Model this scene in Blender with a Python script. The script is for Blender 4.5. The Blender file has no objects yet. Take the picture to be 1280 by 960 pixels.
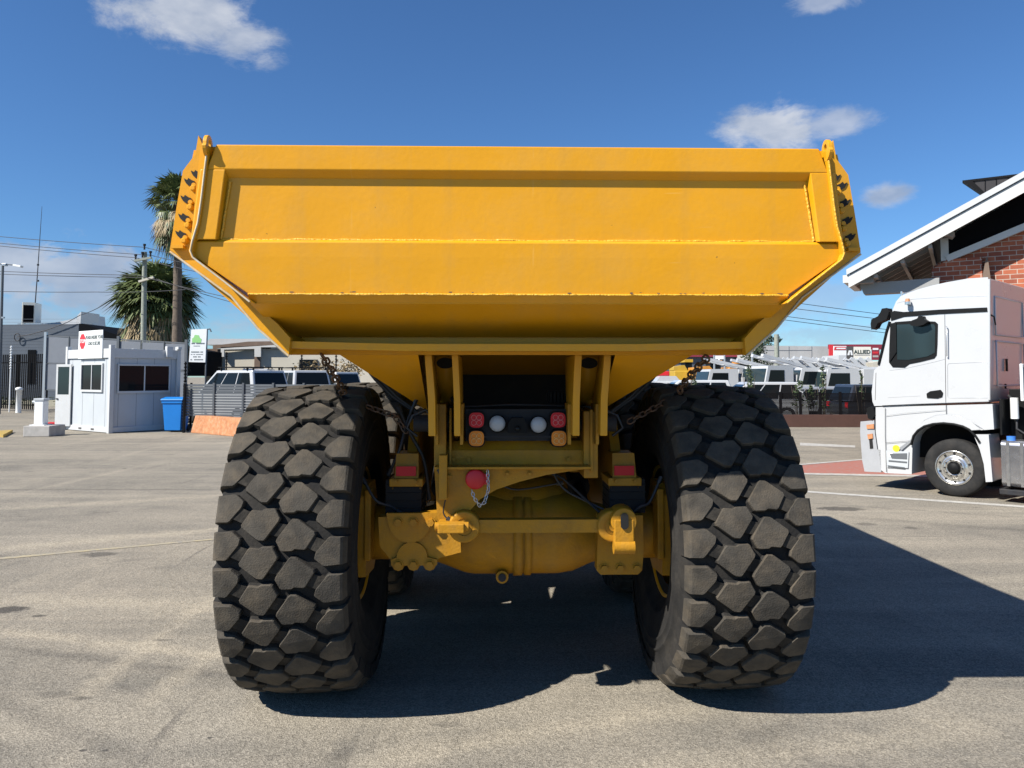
import bpy, math, random
from mathutils import Matrix, Vector
random.seed(7)
R = math.radians
PI = math.pi
sc = bpy.context.scene
col = sc.collection

# ------------------------------------------------------------------ camera numbers
FOC, CX, CY = 940.0, 640.0, 421.0
PITCH = R(3.0)
CAM_H = 1.90
cp, sp = math.cos(PITCH), math.sin(PITCH)
def ray(u, v):
    a = (u - CX) / FOC; b = (CY - v) / FOC
    return (a, cp - b * sp, sp + b * cp)
def at(u, v, D):
    """point seen at photo pixel u,v at distance D along the yard"""
    a, y, z = ray(u, v); t = D / y
    return Vector((a * t, D, CAM_H + z * t))
def ground_at(u, v):
    a, y, z = ray(u, v); t = -CAM_H / z
    return Vector((a * t, y * t, 0))
def on_plane(u, v, o, d):
    """(s, z) on the vertical plane through o running along unit d"""
    a, y, z = ray(u, v)
    n = (-d[1], d[0])
    t = (o[0] * n[0] + o[1] * n[1]) / (a * n[0] + y * n[1])
    return ((a * t - o[0]) * d[0] + (y * t - o[1]) * d[1], CAM_H + z * t)

# ------------------------------------------------------------------ object helpers
WM = {}
def tag(o, label=None, cat=None, group=None, kind=None):
    if label: o['label'] = label
    if cat: o['category'] = cat
    if group: o['group'] = group
    if kind: o['kind'] = kind
    return o
def thing(name, label, cat, loc=(0, 0, 0), rz=0.0, group=None):
    o = bpy.data.objects.new(name, None); col.objects.link(o)
    o.empty_display_size = .2
    o.location = loc; o.rotation_euler = (0, 0, rz)
    WM[o.name] = Matrix.Translation(Vector(loc)) @ Matrix.Rotation(rz, 4, 'Z')
    return tag(o, label, cat, group)
def place(o, loc, rz=0.0):
    o.location = loc; o.rotation_euler = (0, 0, rz)
def copy_tree(o, parent=None):
    c = o.copy(); col.objects.link(c)
    if parent: c.parent = parent
    for ch in list(o.children): copy_tree(ch, c)
    return c

class MB:
    def __init__(s): s.v = []; s.f = []; s.m = []; s.s = []
    def add(s, vs, fs, mi=0, smooth=False):
        b = len(s.v); s.v += [tuple(p) for p in vs]
        for f in fs:
            s.f.append([b + i for i in f]); s.m.append(mi); s.s.append(smooth)
        return s
    def box(s, x0, x1, y0, y1, z0, z1, mi=0):
        if x0 > x1: x0, x1 = x1, x0
        if y0 > y1: y0, y1 = y1, y0
        if z0 > z1: z0, z1 = z1, z0
        v = [(x, y, z) for z in (z0, z1) for y in (y0, y1) for x in (x0, x1)]
        return s.add(v, [(0, 2, 3, 1), (4, 5, 7, 6), (0, 1, 5, 4), (2, 6, 7, 3), (0, 4, 6, 2), (1, 3, 7, 5)], mi)
    def obox(s, c, dx, dy, dz, hx, hy, hz, mi=0):
        c, dx, dy, dz = Vector(c), Vector(dx).normalized(), Vector(dy).normalized(), Vector(dz).normalized()
        v = [c + dx * (i * hx) + dy * (j * hy) + dz * (k * hz) for k in (-1, 1) for j in (-1, 1) for i in (-1, 1)]
        return s.add(v, [(0, 2, 3, 1), (4, 5, 7, 6), (0, 1, 5, 4), (2, 6, 7, 3), (0, 4, 6, 2), (1, 3, 7, 5)], mi)
    def bar(s, p, q, w, h=None, mi=0, up=(0, 0, 1)):
        p, q = Vector(p), Vector(q); d = q - p; L = d.length; d.normalize(); h = h or w
        u = Vector(up)
        if abs(d.dot(u)) > .98: u = Vector((1, 0, 0))
        side = d.cross(u).normalized(); u2 = side.cross(d)
        return s.obox((p + q) / 2, d, side, u2, L / 2, w / 2, h / 2, mi)
    def prism(s, poly, ax, a0, a1, mi=0, smooth=False):
        """poly in the two axes other than ax (in order), run from a0 to a1"""
        def P(q, a):
            l = [q[0], q[1]]; l.insert(ax, a); return tuple(l)
        n = len(poly)
        v = [P(q, a0) for q in poly] + [P(q, a1) for q in poly]
        s.add(v, [tuple(range(n))[::-1], tuple(range(n, 2 * n))], mi)
        return s.add(v, [(i, (i + 1) % n, n + (i + 1) % n, n + i) for i in range(n)], mi, smooth)
    def extr(s, pts, dv, mi=0, smooth=False):
        n = len(pts); dv = Vector(dv)
        v = [Vector(p) for p in pts]; v += [p + dv for p in v[:n]]
        s.add(v, [tuple(range(n))[::-1], tuple(range(n, 2 * n))], mi)
        return s.add(v, [(i, (i + 1) % n, n + (i + 1) % n, n + i) for i in range(n)], mi, smooth)
    def cyl(s, p, q, r, r2=None, n=16, mi=0, caps=True, smooth=True):
        p, q = Vector(p), Vector(q); d = (q - p).normalized(); r2 = r if r2 is None else r2
        u = Vector((0, 0, 1)) if abs(d.z) < .9 else Vector((1, 0, 0))
        a = d.cross(u).normalized(); b = d.cross(a)
        v = []
        for c, rr in ((p, r), (q, r2)):
            v += [c + (a * math.cos(2 * PI * i / n) + b * math.sin(2 * PI * i / n)) * rr for i in range(n)]
        s.add(v, [(i, (i + 1) % n, n + (i + 1) % n, n + i) for i in range(n)], mi, smooth)
        if caps: s.add(v, [tuple(range(n))[::-1], tuple(range(n, 2 * n))], mi)
        return s
    def tube(s, pts, r, n=8, mi=0, closed=False):
        pts = [Vector(p) for p in pts]; m = len(pts); v = []; pa = None
        for i, p in enumerate(pts):
            if closed: d = pts[(i + 1) % m] - pts[i - 1]
            else: d = pts[min(i + 1, m - 1)] - pts[max(i - 1, 0)]
            d.normalize()
            if pa is None:
                u = Vector((0, 0, 1)) if abs(d.z) < .9 else Vector((1, 0, 0))
                a = d.cross(u).normalized()
            else: a = (pa - d * pa.dot(d)).normalized()
            pa = a; b = d.cross(a); rr = r[i] if isinstance(r, (list, tuple)) else r
            v += [p + (a * math.cos(2 * PI * k / n) + b * math.sin(2 * PI * k / n)) * rr for k in range(n)]
        fs = []
        for i in range(m if closed else m - 1):
            j = (i + 1) % m
            fs += [(i * n + k, i * n + (k + 1) % n, j * n + (k + 1) % n, j * n + k) for k in range(n)]
        s.add(v, fs, mi, True)
        if not closed: s.add(v, [tuple(range(n))[::-1], tuple(range((m - 1) * n, m * n))], mi)
        return s
    def lathe(s, prof, c=(0, 0, 0), ax=0, n=48, mi=0, smooth=True):
        """prof: (along axis, radius)"""
        v = []; m = len(prof); c = Vector(c)
        for a, r in prof:
            for k in range(n):
                t = 2 * PI * k / n
                q = [math.cos(t) * r, math.sin(t) * r]; q.insert(ax, a)
                v.append(c + Vector(q))
        fs = []
        for i in range(m - 1):
            fs += [(i * n + k, i * n + (k + 1) % n, (i + 1) * n + (k + 1) % n, (i + 1) * n + k) for k in range(n)]
        return s.add(v, fs, mi, smooth)
    def disc(s, c, r, ax=1, n=24, mi=0):
        c = Vector(c); v = []
        for k in range(n):
            t = 2 * PI * k / n; q = [math.cos(t) * r, math.sin(t) * r]; q.insert(ax, 0)
            v.append(c + Vector(q))
        return s.add(v, [tuple(range(n))], mi)
    def link(s, c, d, side, L=.05, w=.03, r=.006, mi=0, n=6):
        c, d = Vector(c), Vector(d).normalized(); side = Vector(side)
        side = (side - d * side.dot(d)).normalized()
        pts = []
        for k in range(14):
            t = 2 * PI * k / 14
            pts.append(c + d * (math.cos(t) * w / 2 + (L - w) / 2 * (1 if math.cos(t) > 0 else -1)) + side * math.sin(t) * w / 2)
        return s.tube(pts, r, n, mi, closed=True)
    def chain(s, path, L=.06, w=.04, r=.007, mi=0):
        path = [Vector(p) for p in path]; seg = []; 
        tot = sum((path[i + 1] - path[i]).length for i in range(len(path) - 1))
        n = max(2, int(tot / (L - 2 * r - .002))); 
        def pos(t):
            for i in range(len(path) - 1):
                l = (path[i + 1] - path[i]).length
                if t <= l or i == len(path) - 2: return path[i] + (path[i + 1] - path[i]).normalized() * t, (path[i + 1] - path[i]).normalized()
                t -= l
        for k in range(n):
            p, d = pos((k + .5) / n * tot)
            u = d.cross(Vector((.3, 1, .2))).normalized(); w2 = d.cross(u)
            a = R(35) + (PI / 2 if k % 2 else 0) + random.uniform(-.25, .25)
            s.link(p, d, u * math.cos(a) + w2 * math.sin(a), L, w, r, mi)
        return s
    def build(s, name, mats, parent=None, origin=None, bevel=0, seg=2, solid=0):
        if not isinstance(mats, (list, tuple)): mats = [mats]
        xs = [p[0] for p in s.v]; ys = [p[1] for p in s.v]; zs = [p[2] for p in s.v]
        if origin is None:
            origin = ((min(xs) + max(xs)) / 2, (min(ys) + max(ys)) / 2, min(zs) if parent is None else (min(zs) + max(zs)) / 2)
        ox, oy, oz = origin
        me = bpy.data.meshes.new(name)
        me.from_pydata([(x - ox, y - oy, z - oz) for x, y, z in s.v], [], s.f)
        me.polygons.foreach_set('material_index', s.m)
        me.polygons.foreach_set('use_smooth', s.s)
        for m in mats: me.materials.append(m)
        me.validate(); me.update()
        o = bpy.data.objects.new(name, me); col.objects.link(o)
        o.location = origin
        WM[o.name] = Matrix.Translation(Vector(origin))
        if parent:
            o.parent = parent; o.matrix_parent_inverse = WM[parent.name].inverted()
        if solid:
            md = o.modifiers.new('thick', 'SOLIDIFY'); md.thickness = solid; md.offset = 0
        if bevel:
            md = o.modifiers.new('edge', 'BEVEL'); md.width = bevel; md.segments = seg
            md.limit_method = 'ANGLE'; md.angle_limit = R(40); md.harden_normals = False
        return o

def text_part(txt, mat, parent, pos, xdir, size, name='lettering', align='CENTER', ext=.002, bold=0.0, sx=1.0):
    """lettering standing on a vertical face; xdir = reading direction"""
    cu = bpy.data.curves.new(name, 'FONT'); cu.body = txt; cu.size = size
    cu.align_x = align; cu.align_y = 'CENTER'; cu.extrude = ext; cu.offset = bold
    cu.materials.append(mat)
    o = bpy.data.objects.new(name, cu); col.objects.link(o)
    x = Vector(xdir).normalized(); z = Vector((0, 0, 1)); n = x.cross(z)
    M = Matrix(((x.x, z.x, n.x, pos[0]), (x.y, z.y, n.y, pos[1]), (x.z, z.z, n.z, pos[2]), (0, 0, 0, 1)))
    M = M @ Matrix.Diagonal((sx, 1, 1, 1))
    bpy.context.view_layer.update()
    me = bpy.data.meshes.new_from_object(o.evaluated_get(bpy.context.evaluated_depsgraph_get())); bpy.data.objects.remove(o)
    me.name = name; o = bpy.data.objects.new(name, me); col.objects.link(o)
    o.parent = parent; o.matrix_parent_inverse = WM[parent.name].inverted(); o.matrix_basis = M
    return o

# ------------------------------------------------------------------ materials
def mat(name, c, rough=.6, metal=0.0, var=0.0, vscale=3.0, dirt=None, dscale=2.0, damt=0.0, bump=0.0, bscale=60.0, coat=0.0, spec=None, alpha=None, trans=0.0):
    m = bpy.data.materials.new(name); m.use_nodes = True
    nt = m.node_tree; b = nt.nodes['Principled BSDF']
    b.inputs['Roughness'].default_value = rough; b.inputs['Metallic'].default_value = metal
    b.inputs['Coat Weight'].default_value = coat
    b.inputs['Coat Roughness'].default_value = .15
    if spec is not None: b.inputs['Specular IOR Level'].default_value = spec
    if trans: b.inputs['Transmission Weight'].default_value = trans
    c4 = (*c, 1)
    b.inputs['Base Color'].default_value = c4
    if var or damt or bump: tc = nt.nodes.new('ShaderNodeTexCoord')
    out = None
    if var:
        n = nt.nodes.new('ShaderNodeTexNoise'); n.inputs['Scale'].default_value = vscale; n.inputs['Detail'].default_value = 6
        n.inputs['Roughness'].default_value = .65
        nt.links.new(tc.outputs['Object'], n.inputs['Vector'])
        r = nt.nodes.new('ShaderNodeMapRange'); r.inputs[1].default_value = .3; r.inputs[2].default_value = .7
        r.inputs[3].default_value = 1 - var; r.inputs[4].default_value = 1 + var
        nt.links.new(n.outputs['Fac'], r.inputs[0])
        mx = nt.nodes.new('ShaderNodeVectorMath'); mx.operation = 'SCALE'; mx.inputs[0].default_value = c
        nt.links.new(r.outputs[0], mx.inputs['Scale']); out = mx.outputs[0]
        nt.links.new(out, b.inputs['Base Color'])
        rr = nt.nodes.new('ShaderNodeMapRange'); rr.inputs[3].default_value = rough - .06; rr.inputs[4].default_value = rough + .08
        nt.links.new(n.outputs['Fac'], rr.inputs[0]); nt.links.new(rr.outputs[0], b.inputs['Roughness'])
    if damt:
        n = nt.nodes.new('ShaderNodeTexNoise'); n.inputs['Scale'].default_value = dscale; n.inputs['Detail'].default_value = 8
        n.inputs['Roughness'].default_value = .7
        nt.links.new(tc.outputs['Object'], n.inputs['Vector'])
        r = nt.nodes.new('ShaderNodeMapRange'); r.inputs[1].default_value = .45; r.inputs[2].default_value = .72
        r.inputs[3].default_value = 0; r.inputs[4].default_value = damt; nt.links.new(n.outputs['Fac'], r.inputs[0])
        mx = nt.nodes.new('ShaderNodeMix'); mx.data_type = 'RGBA'
        nt.links.new(r.outputs[0], mx.inputs[0])
        if out: nt.links.new(out, mx.inputs[6])
        else: mx.inputs[6].default_value = c4
        mx.inputs[7].default_value = (*dirt, 1)
        nt.links.new(mx.outputs[2], b.inputs['Base Color'])
    if bump:
        n = nt.nodes.new('ShaderNodeTexNoise'); n.inputs['Scale'].default_value = bscale; n.inputs['Detail'].default_value = 4
        nt.links.new(tc.outputs['Object'], n.inputs['Vector'])
        bp = nt.nodes.new('ShaderNodeBump'); bp.inputs['Strength'].default_value = bump; bp.inputs['Distance'].default_value = .01
        nt.links.new(n.outputs['Fac'], bp.inputs['Height']); nt.links.new(bp.outputs[0], b.inputs['Normal'])
    return m

YEL = (.73, .332, .009)
M = {}
M['yellow'] = mat('yellow_paint', YEL, .36, var=.07, vscale=1.6, dirt=(.52, .30, .08), dscale=3.5, damt=.30, bump=.09, bscale=38, spec=.32)
M['yellow_chassis_shade'] = mat('yellow_chassis_shaded', (.46, .215, .013), .45, var=.10, vscale=5, dirt=(.16, .10, .04), dscale=9, damt=.4, bump=.25, bscale=60, spec=.25)  # yellow darkened to hold the underside's shade, with real grime on top
def wear(m, chip=(.10, .06, .03), light=(.86, .62, .25)):
    nt = m.node_tree; bs = nt.nodes['Principled BSDF']; src = bs.inputs['Base Color'].links[0].from_socket
    tc = nt.nodes.new('ShaderNodeTexCoord')
    for (scl, rot, lo, hi, amt, colr, sc_) in ((( 1, 1, 1), 0, .735, .75, .8, chip, 26), ((.9, 1, 14), .25, .70, .74, .16, light, 2.2), ((16, 1, .8), -.12, .70, .74, .10, light, 1.6), ((5, 1, .35), 0, .52, .75, .22, (.40, .25, .07), 1.4)):
        mp = nt.nodes.new('ShaderNodeMapping'); mp.inputs['Scale'].default_value = scl; mp.inputs['Rotation'].default_value = (0, rot, 0)
        n = nt.nodes.new('ShaderNodeTexNoise'); n.inputs['Scale'].default_value = sc_; n.inputs['Detail'].default_value = 6; n.inputs['Roughness'].default_value = .6
        r = nt.nodes.new('ShaderNodeMapRange'); r.inputs[1].default_value = lo; r.inputs[2].default_value = hi; r.inputs[3].default_value = 0; r.inputs[4].default_value = amt
        x = nt.nodes.new('ShaderNodeMix'); x.data_type = 'RGBA'; x.inputs[7].default_value = (*colr, 1)
        nt.links.new(tc.outputs['Object'], mp.inputs[0]); nt.links.new(mp.outputs[0], n.inputs['Vector']); nt.links.new(n.outputs['Fac'], r.inputs[0]); nt.links.new(r.outputs[0], x.inputs[0]); nt.links.new(src, x.inputs[6]); src = x.outputs[2]
    nt.links.new(src, bs.inputs['Base Color'])
wear(M['yellow'])
M['weld'] = mat('weld_bead', (.77, .40, .03), .45, bump=.9, bscale=70, var=.1, vscale=30)
wear(M['yellow_chassis_shade'], (.03, .025, .02), (.5, .3, .08))
M['bare'] = mat('lit_edge_tone', (.62, .55, .42), .5, var=.2, vscale=20, dirt=(.75, .42, .06), dscale=12, damt=.8)  # pale tone painted on as the sunlit look of plate edges
M['liner'] = mat('pale_liner_steel', (.50, .47, .42), .55, var=.15, vscale=8, dirt=(.25, .2, .14), dscale=10, damt=.5)
M['chip'] = mat('rusty_chip', (.16, .09, .05), .8, var=.3, vscale=30)
M['hole'] = mat('black_hole', (.008, .008, .008), .8)
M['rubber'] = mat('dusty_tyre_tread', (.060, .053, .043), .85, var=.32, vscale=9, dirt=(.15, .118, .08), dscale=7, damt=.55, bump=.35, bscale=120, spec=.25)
M['rubber_side'] = mat('tyre_groove_shade', (.020, .019, .018), .9, var=.2, vscale=6, dirt=(.075, .065, .052), dscale=5, damt=.45, bump=.3, bscale=60, spec=.25)  # near-black puts groove shade into the rubber; the dust patches are dirt
M['rubber_tie'] = mat('tyre_groove_floor_shade', (.024, .022, .019), .9, var=.3, vscale=9, dirt=(.08, .068, .052), dscale=9, damt=.5, bump=.4, bscale=60, spec=.2)  # floor colour darkened so the grooves look deeper in shade
M['tyre_black'] = mat('tyre_black', (.022, .022, .022), .8, var=.2, vscale=6, dirt=(.075, .068, .06), dscale=5, damt=.4, spec=.2)
M['black'] = mat('black_plastic', (.008, .0085, .009), .55, var=.1, vscale=6, spec=.15)
M['dark_steel'] = mat('dark_steel', (.028, .029, .033), .6, var=.2, vscale=6, dirt=(.08, .065, .05), dscale=8, damt=.3, spec=.2)
M['hose'] = mat('hose_rubber', (.03, .03, .032), .5)
M['chain'] = mat('chain_rust', (.12, .085, .06), .55, metal=.6, var=.3, vscale=30, dirt=(.3, .13, .05), dscale=20, damt=.5)
M['red_lens'] = mat('red_lens', (.62, .01, .02), .35, spec=.3)
M['amber_lens'] = mat('amber_lens', (.85, .26, .02), .35, spec=.3)
M['white_lens'] = mat('white_lens', (.42, .44, .46), .3)
M['marker_dull'] = mat('dull_amber_plastic', (.50, .22, .10), .5, var=.2, vscale=20)
M['red'] = mat('red_plastic', (.58, .015, .02), .45, var=.08)
M['steel'] = mat('bright_steel', (.55, .55, .55), .3, metal=.9, var=.1, vscale=10)
M['white'] = mat('white_truck_paint', (.51, .52, .525), .28, coat=.5, var=.02, vscale=2)
M['white_dirty'] = mat('white_dirty_paint', (.55, .55, .54), .45, var=.06, vscale=4, dirt=(.42, .40, .36), dscale=7, damt=.3)
M['cabin'] = mat('cabin_panel_white', (.47, .50, .52), .5, var=.03, vscale=3, dirt=(.5, .49, .46), dscale=5, damt=.2)
M['cabin_frame'] = mat('cabin_frame_white', (.55, .56, .56), .5, var=.03, vscale=3, dirt=(.45, .42, .36), dscale=9, damt=.25)
M['glass'] = mat('dark_window_glass', (.008, .011, .013), .08, spec=.2)
M['glass_teal'] = mat('tinted_glass', (.022, .036, .040), .08, spec=.35)
M['chrome'] = mat('polished_alloy', (.75, .74, .70), .22, metal=.85, var=.08, vscale=20, dirt=(.3, .24, .18), dscale=12, damt=.35)
M['grey_panel'] = mat('grey_steel_panel', (.16, .175, .20), .55, var=.06, vscale=4)
M['slat'] = mat('charcoal_slats', (.105, .115, .125), .5, var=.06, vscale=5)
M['fence_black'] = mat('black_fence_steel', (.006, .006, .007), .6, spec=.12)
M['blue_bin'] = mat('blue_bin_plastic', (.01, .20, .62), .42, var=.05)
M['concrete'] = mat('concrete', (.42, .40, .37), .85, var=.12, vscale=3, dirt=(.2, .19, .17), dscale=4, damt=.45, bump=.3, bscale=40)
M['blockwall'] = mat('pale_concrete_wall', (.46, .455, .44), .85, var=.08, vscale=.6, dirt=(.3, .29, .28), dscale=.8, damt=.35)
M['orange'] = mat('terracotta_faced_barrier', (.44, .18, .075), .8, var=.25, vscale=5, dirt=(.54, .35, .21), dscale=9, damt=.7)
M['brownwall'] = mat('dark_brown_wall', (.085, .042, .032), .8, var=.12, vscale=4)
M['bluegrey'] = mat('blue_grey_wall', (.080, .098, .125), .7, var=.08, vscale=1.0)
M['cream'] = mat('cream_wall', (.55, .51, .42), .8, var=.05, vscale=1, dirt=(.45, .4, .33), dscale=1.2, damt=.25)
M['roofwhite'] = mat('white_metal_roof', (.52, .53, .535), .45, var=.04)
M['darkroof'] = mat('black_roof_sheet', (.006, .007, .009), .8, spec=.05)
M['brown'] = mat('brown_trim', (.16, .11, .08), .7, var=.2, vscale=2)
M['timber_grey'] = mat('weathered_pole_timber', (.28, .30, .25), .85, var=.2, vscale=8, dirt=(.15, .15, .12), dscale=10, damt=.5)
M['trunk'] = mat('palm_trunk_bark', (.13, .10, .075), .9, var=.35, vscale=8, bump=1.0, bscale=20)
M['frond'] = mat('palm_frond_green', (.105, .135, .045), .5, var=.3, vscale=3)
M['frond_dry'] = mat('palm_frond_dry', (.30, .225, .12), .7, var=.3, vscale=4)
M['leaf'] = mat('shrub_leaf', (.055, .085, .03), .55, var=.35, vscale=4)
M['leaf_dark'] = mat('tree_leaf_dark', (.035, .055, .022), .6, var=.35, vscale=2)
M['soffit'] = mat('soffit_board', (.34, .315, .285), .75, var=.08, vscale=3)
M['eave_white'] = mat('white_fascia', (.58, .575, .55), .45, var=.02)
M['eave_grey'] = mat('pale_grey_beam', (.30, .30, .29), .6, var=.03)
M['louvre'] = mat('black_louvre', (.005, .005, .006), .7, spec=.05)
M['clad'] = mat('dark_metal_cladding', (.04, .037, .038), .5, spec=.2, var=.05)
M['machine_yellow'] = mat('machine_yellow', (.52, .33, .03), .45, var=.08, dirt=(.3, .2, .08), damt=.3)
M['machine_orange'] = mat('machine_orange', (.55, .24, .04), .45, var=.08)
M['worn_ramp'] = mat('worn_yellow_rubber', (.42, .28, .05), .8, var=.2, vscale=6, dirt=(.2, .17, .12), dscale=8, damt=.8)
M['bumper_grey'] = mat('grey_bumper_plastic', (.36, .37, .385), .5, var=.05, vscale=6)
M['tank'] = mat('brushed_tank', (.58, .58, .60), .25, metal=.9, var=.08, vscale=6)
M['sign_white'] = mat('sign_white', (.80, .81, .80), .5)
M['sign_cream'] = mat('sign_cream', (.80, .76, .66), .5)
M['sign_red'] = mat('sign_red', (.62, .03, .04), .45)
M['sign_maroon'] = mat('sign_maroon', (.25, .03, .05), .5)
M['sign_char'] = mat('sign_charcoal', (.085, .08, .075), .5)
M['sign_ink'] = mat('sign_ink', (.03, .05, .045), .6)
M['sign_green'] = mat('sign_green', (.30, .62, .22), .5)
M['silver'] = mat('silver_car_paint', (.42, .44, .46), .3, metal=.4, coat=.5)
M['darkcar'] = mat('dark_car_paint', (.03, .035, .045), .25, coat=.6)
M['purple_rear'] = mat('cab_rear_panel', (.62, .60, .62), .4, var=.03)
M['yellow_tag'] = mat('yellow_sticker', (.85, .75, .03), .5)
M['cap_blue'] = mat('blue_cap', (.05, .2, .62), .4)
M['wire'] = mat('wire_black', (.03, .03, .035), .6)

def brick_mat():
    m = bpy.data.materials.new('red_brick'); m.use_nodes = True; nt = m.node_tree; b = nt.nodes['Principled BSDF']
    tc = nt.nodes.new('ShaderNodeTexCoord'); sx = nt.nodes.new('ShaderNodeSeparateXYZ'); cb = nt.nodes.new('ShaderNodeCombineXYZ')
    ad = nt.nodes.new('ShaderNodeMath'); ad.operation = 'ADD'
    nt.links.new(tc.outputs['Object'], sx.inputs[0]); ad.operation = 'MULTIPLY_ADD'; ad.inputs[1].default_value = 1.372; m2 = nt.nodes.new('ShaderNodeMath'); m2.operation = 'MULTIPLY'; m2.inputs[1].default_value = .342; nt.links.new(sx.outputs[1], m2.inputs[0]); nt.links.new(sx.outputs[0], ad.inputs[0]); nt.links.new(m2.outputs[0], ad.inputs[2])
    nt.links.new(ad.outputs[0], cb.inputs[0]); nt.links.new(sx.outputs[2], cb.inputs[1])
    br = nt.nodes.new('ShaderNodeTexBrick'); br.inputs['Scale'].default_value = 1
    br.inputs['Brick Width'].default_value = .24; br.inputs['Row Height'].default_value = .095
    br.inputs['Mortar Size'].default_value = .0075; br.inputs['Mortar Smooth'].default_value = .2; br.inputs['Bias'].default_value = -.1
    br.inputs['Color1'].default_value = (.44, .125, .06, 1); br.inputs['Color2'].default_value = (.27, .075, .045, 1)
    br.inputs['Mortar'].default_value = (.52, .42, .34, 1)
    nt.links.new(cb.outputs[0], br.inputs['Vector'])
    n = nt.nodes.new('ShaderNodeTexNoise'); n.inputs['Scale'].default_value = 7; n.inputs['Detail'].default_value = 7
    nt.links.new(tc.outputs['Object'], n.inputs['Vector'])
    r = nt.nodes.new('ShaderNodeMapRange'); r.inputs[3].default_value = .65; r.inputs[4].default_value = 1.3; nt.links.new(n.outputs['Fac'], r.inputs[0])
    mx = nt.nodes.new('ShaderNodeVectorMath'); mx.operation = 'SCALE'; nt.links.new(br.outputs['Color'], mx.inputs[0]); nt.links.new(r.outputs[0], mx.inputs['Scale'])
    nt.links.new(mx.outputs[0], b.inputs['Base Color']); b.inputs['Roughness'].default_value = .9
    bp = nt.nodes.new('ShaderNodeBump'); bp.inputs['Strength'].default_value = .6; bp.inputs['Distance'].default_value = .01; bp.invert = True
    nt.links.new(br.outputs['Fac'], bp.inputs['Height']); nt.links.new(bp.outputs[0], b.inputs['Normal'])
    return m
M['brick'] = brick_mat()

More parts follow.
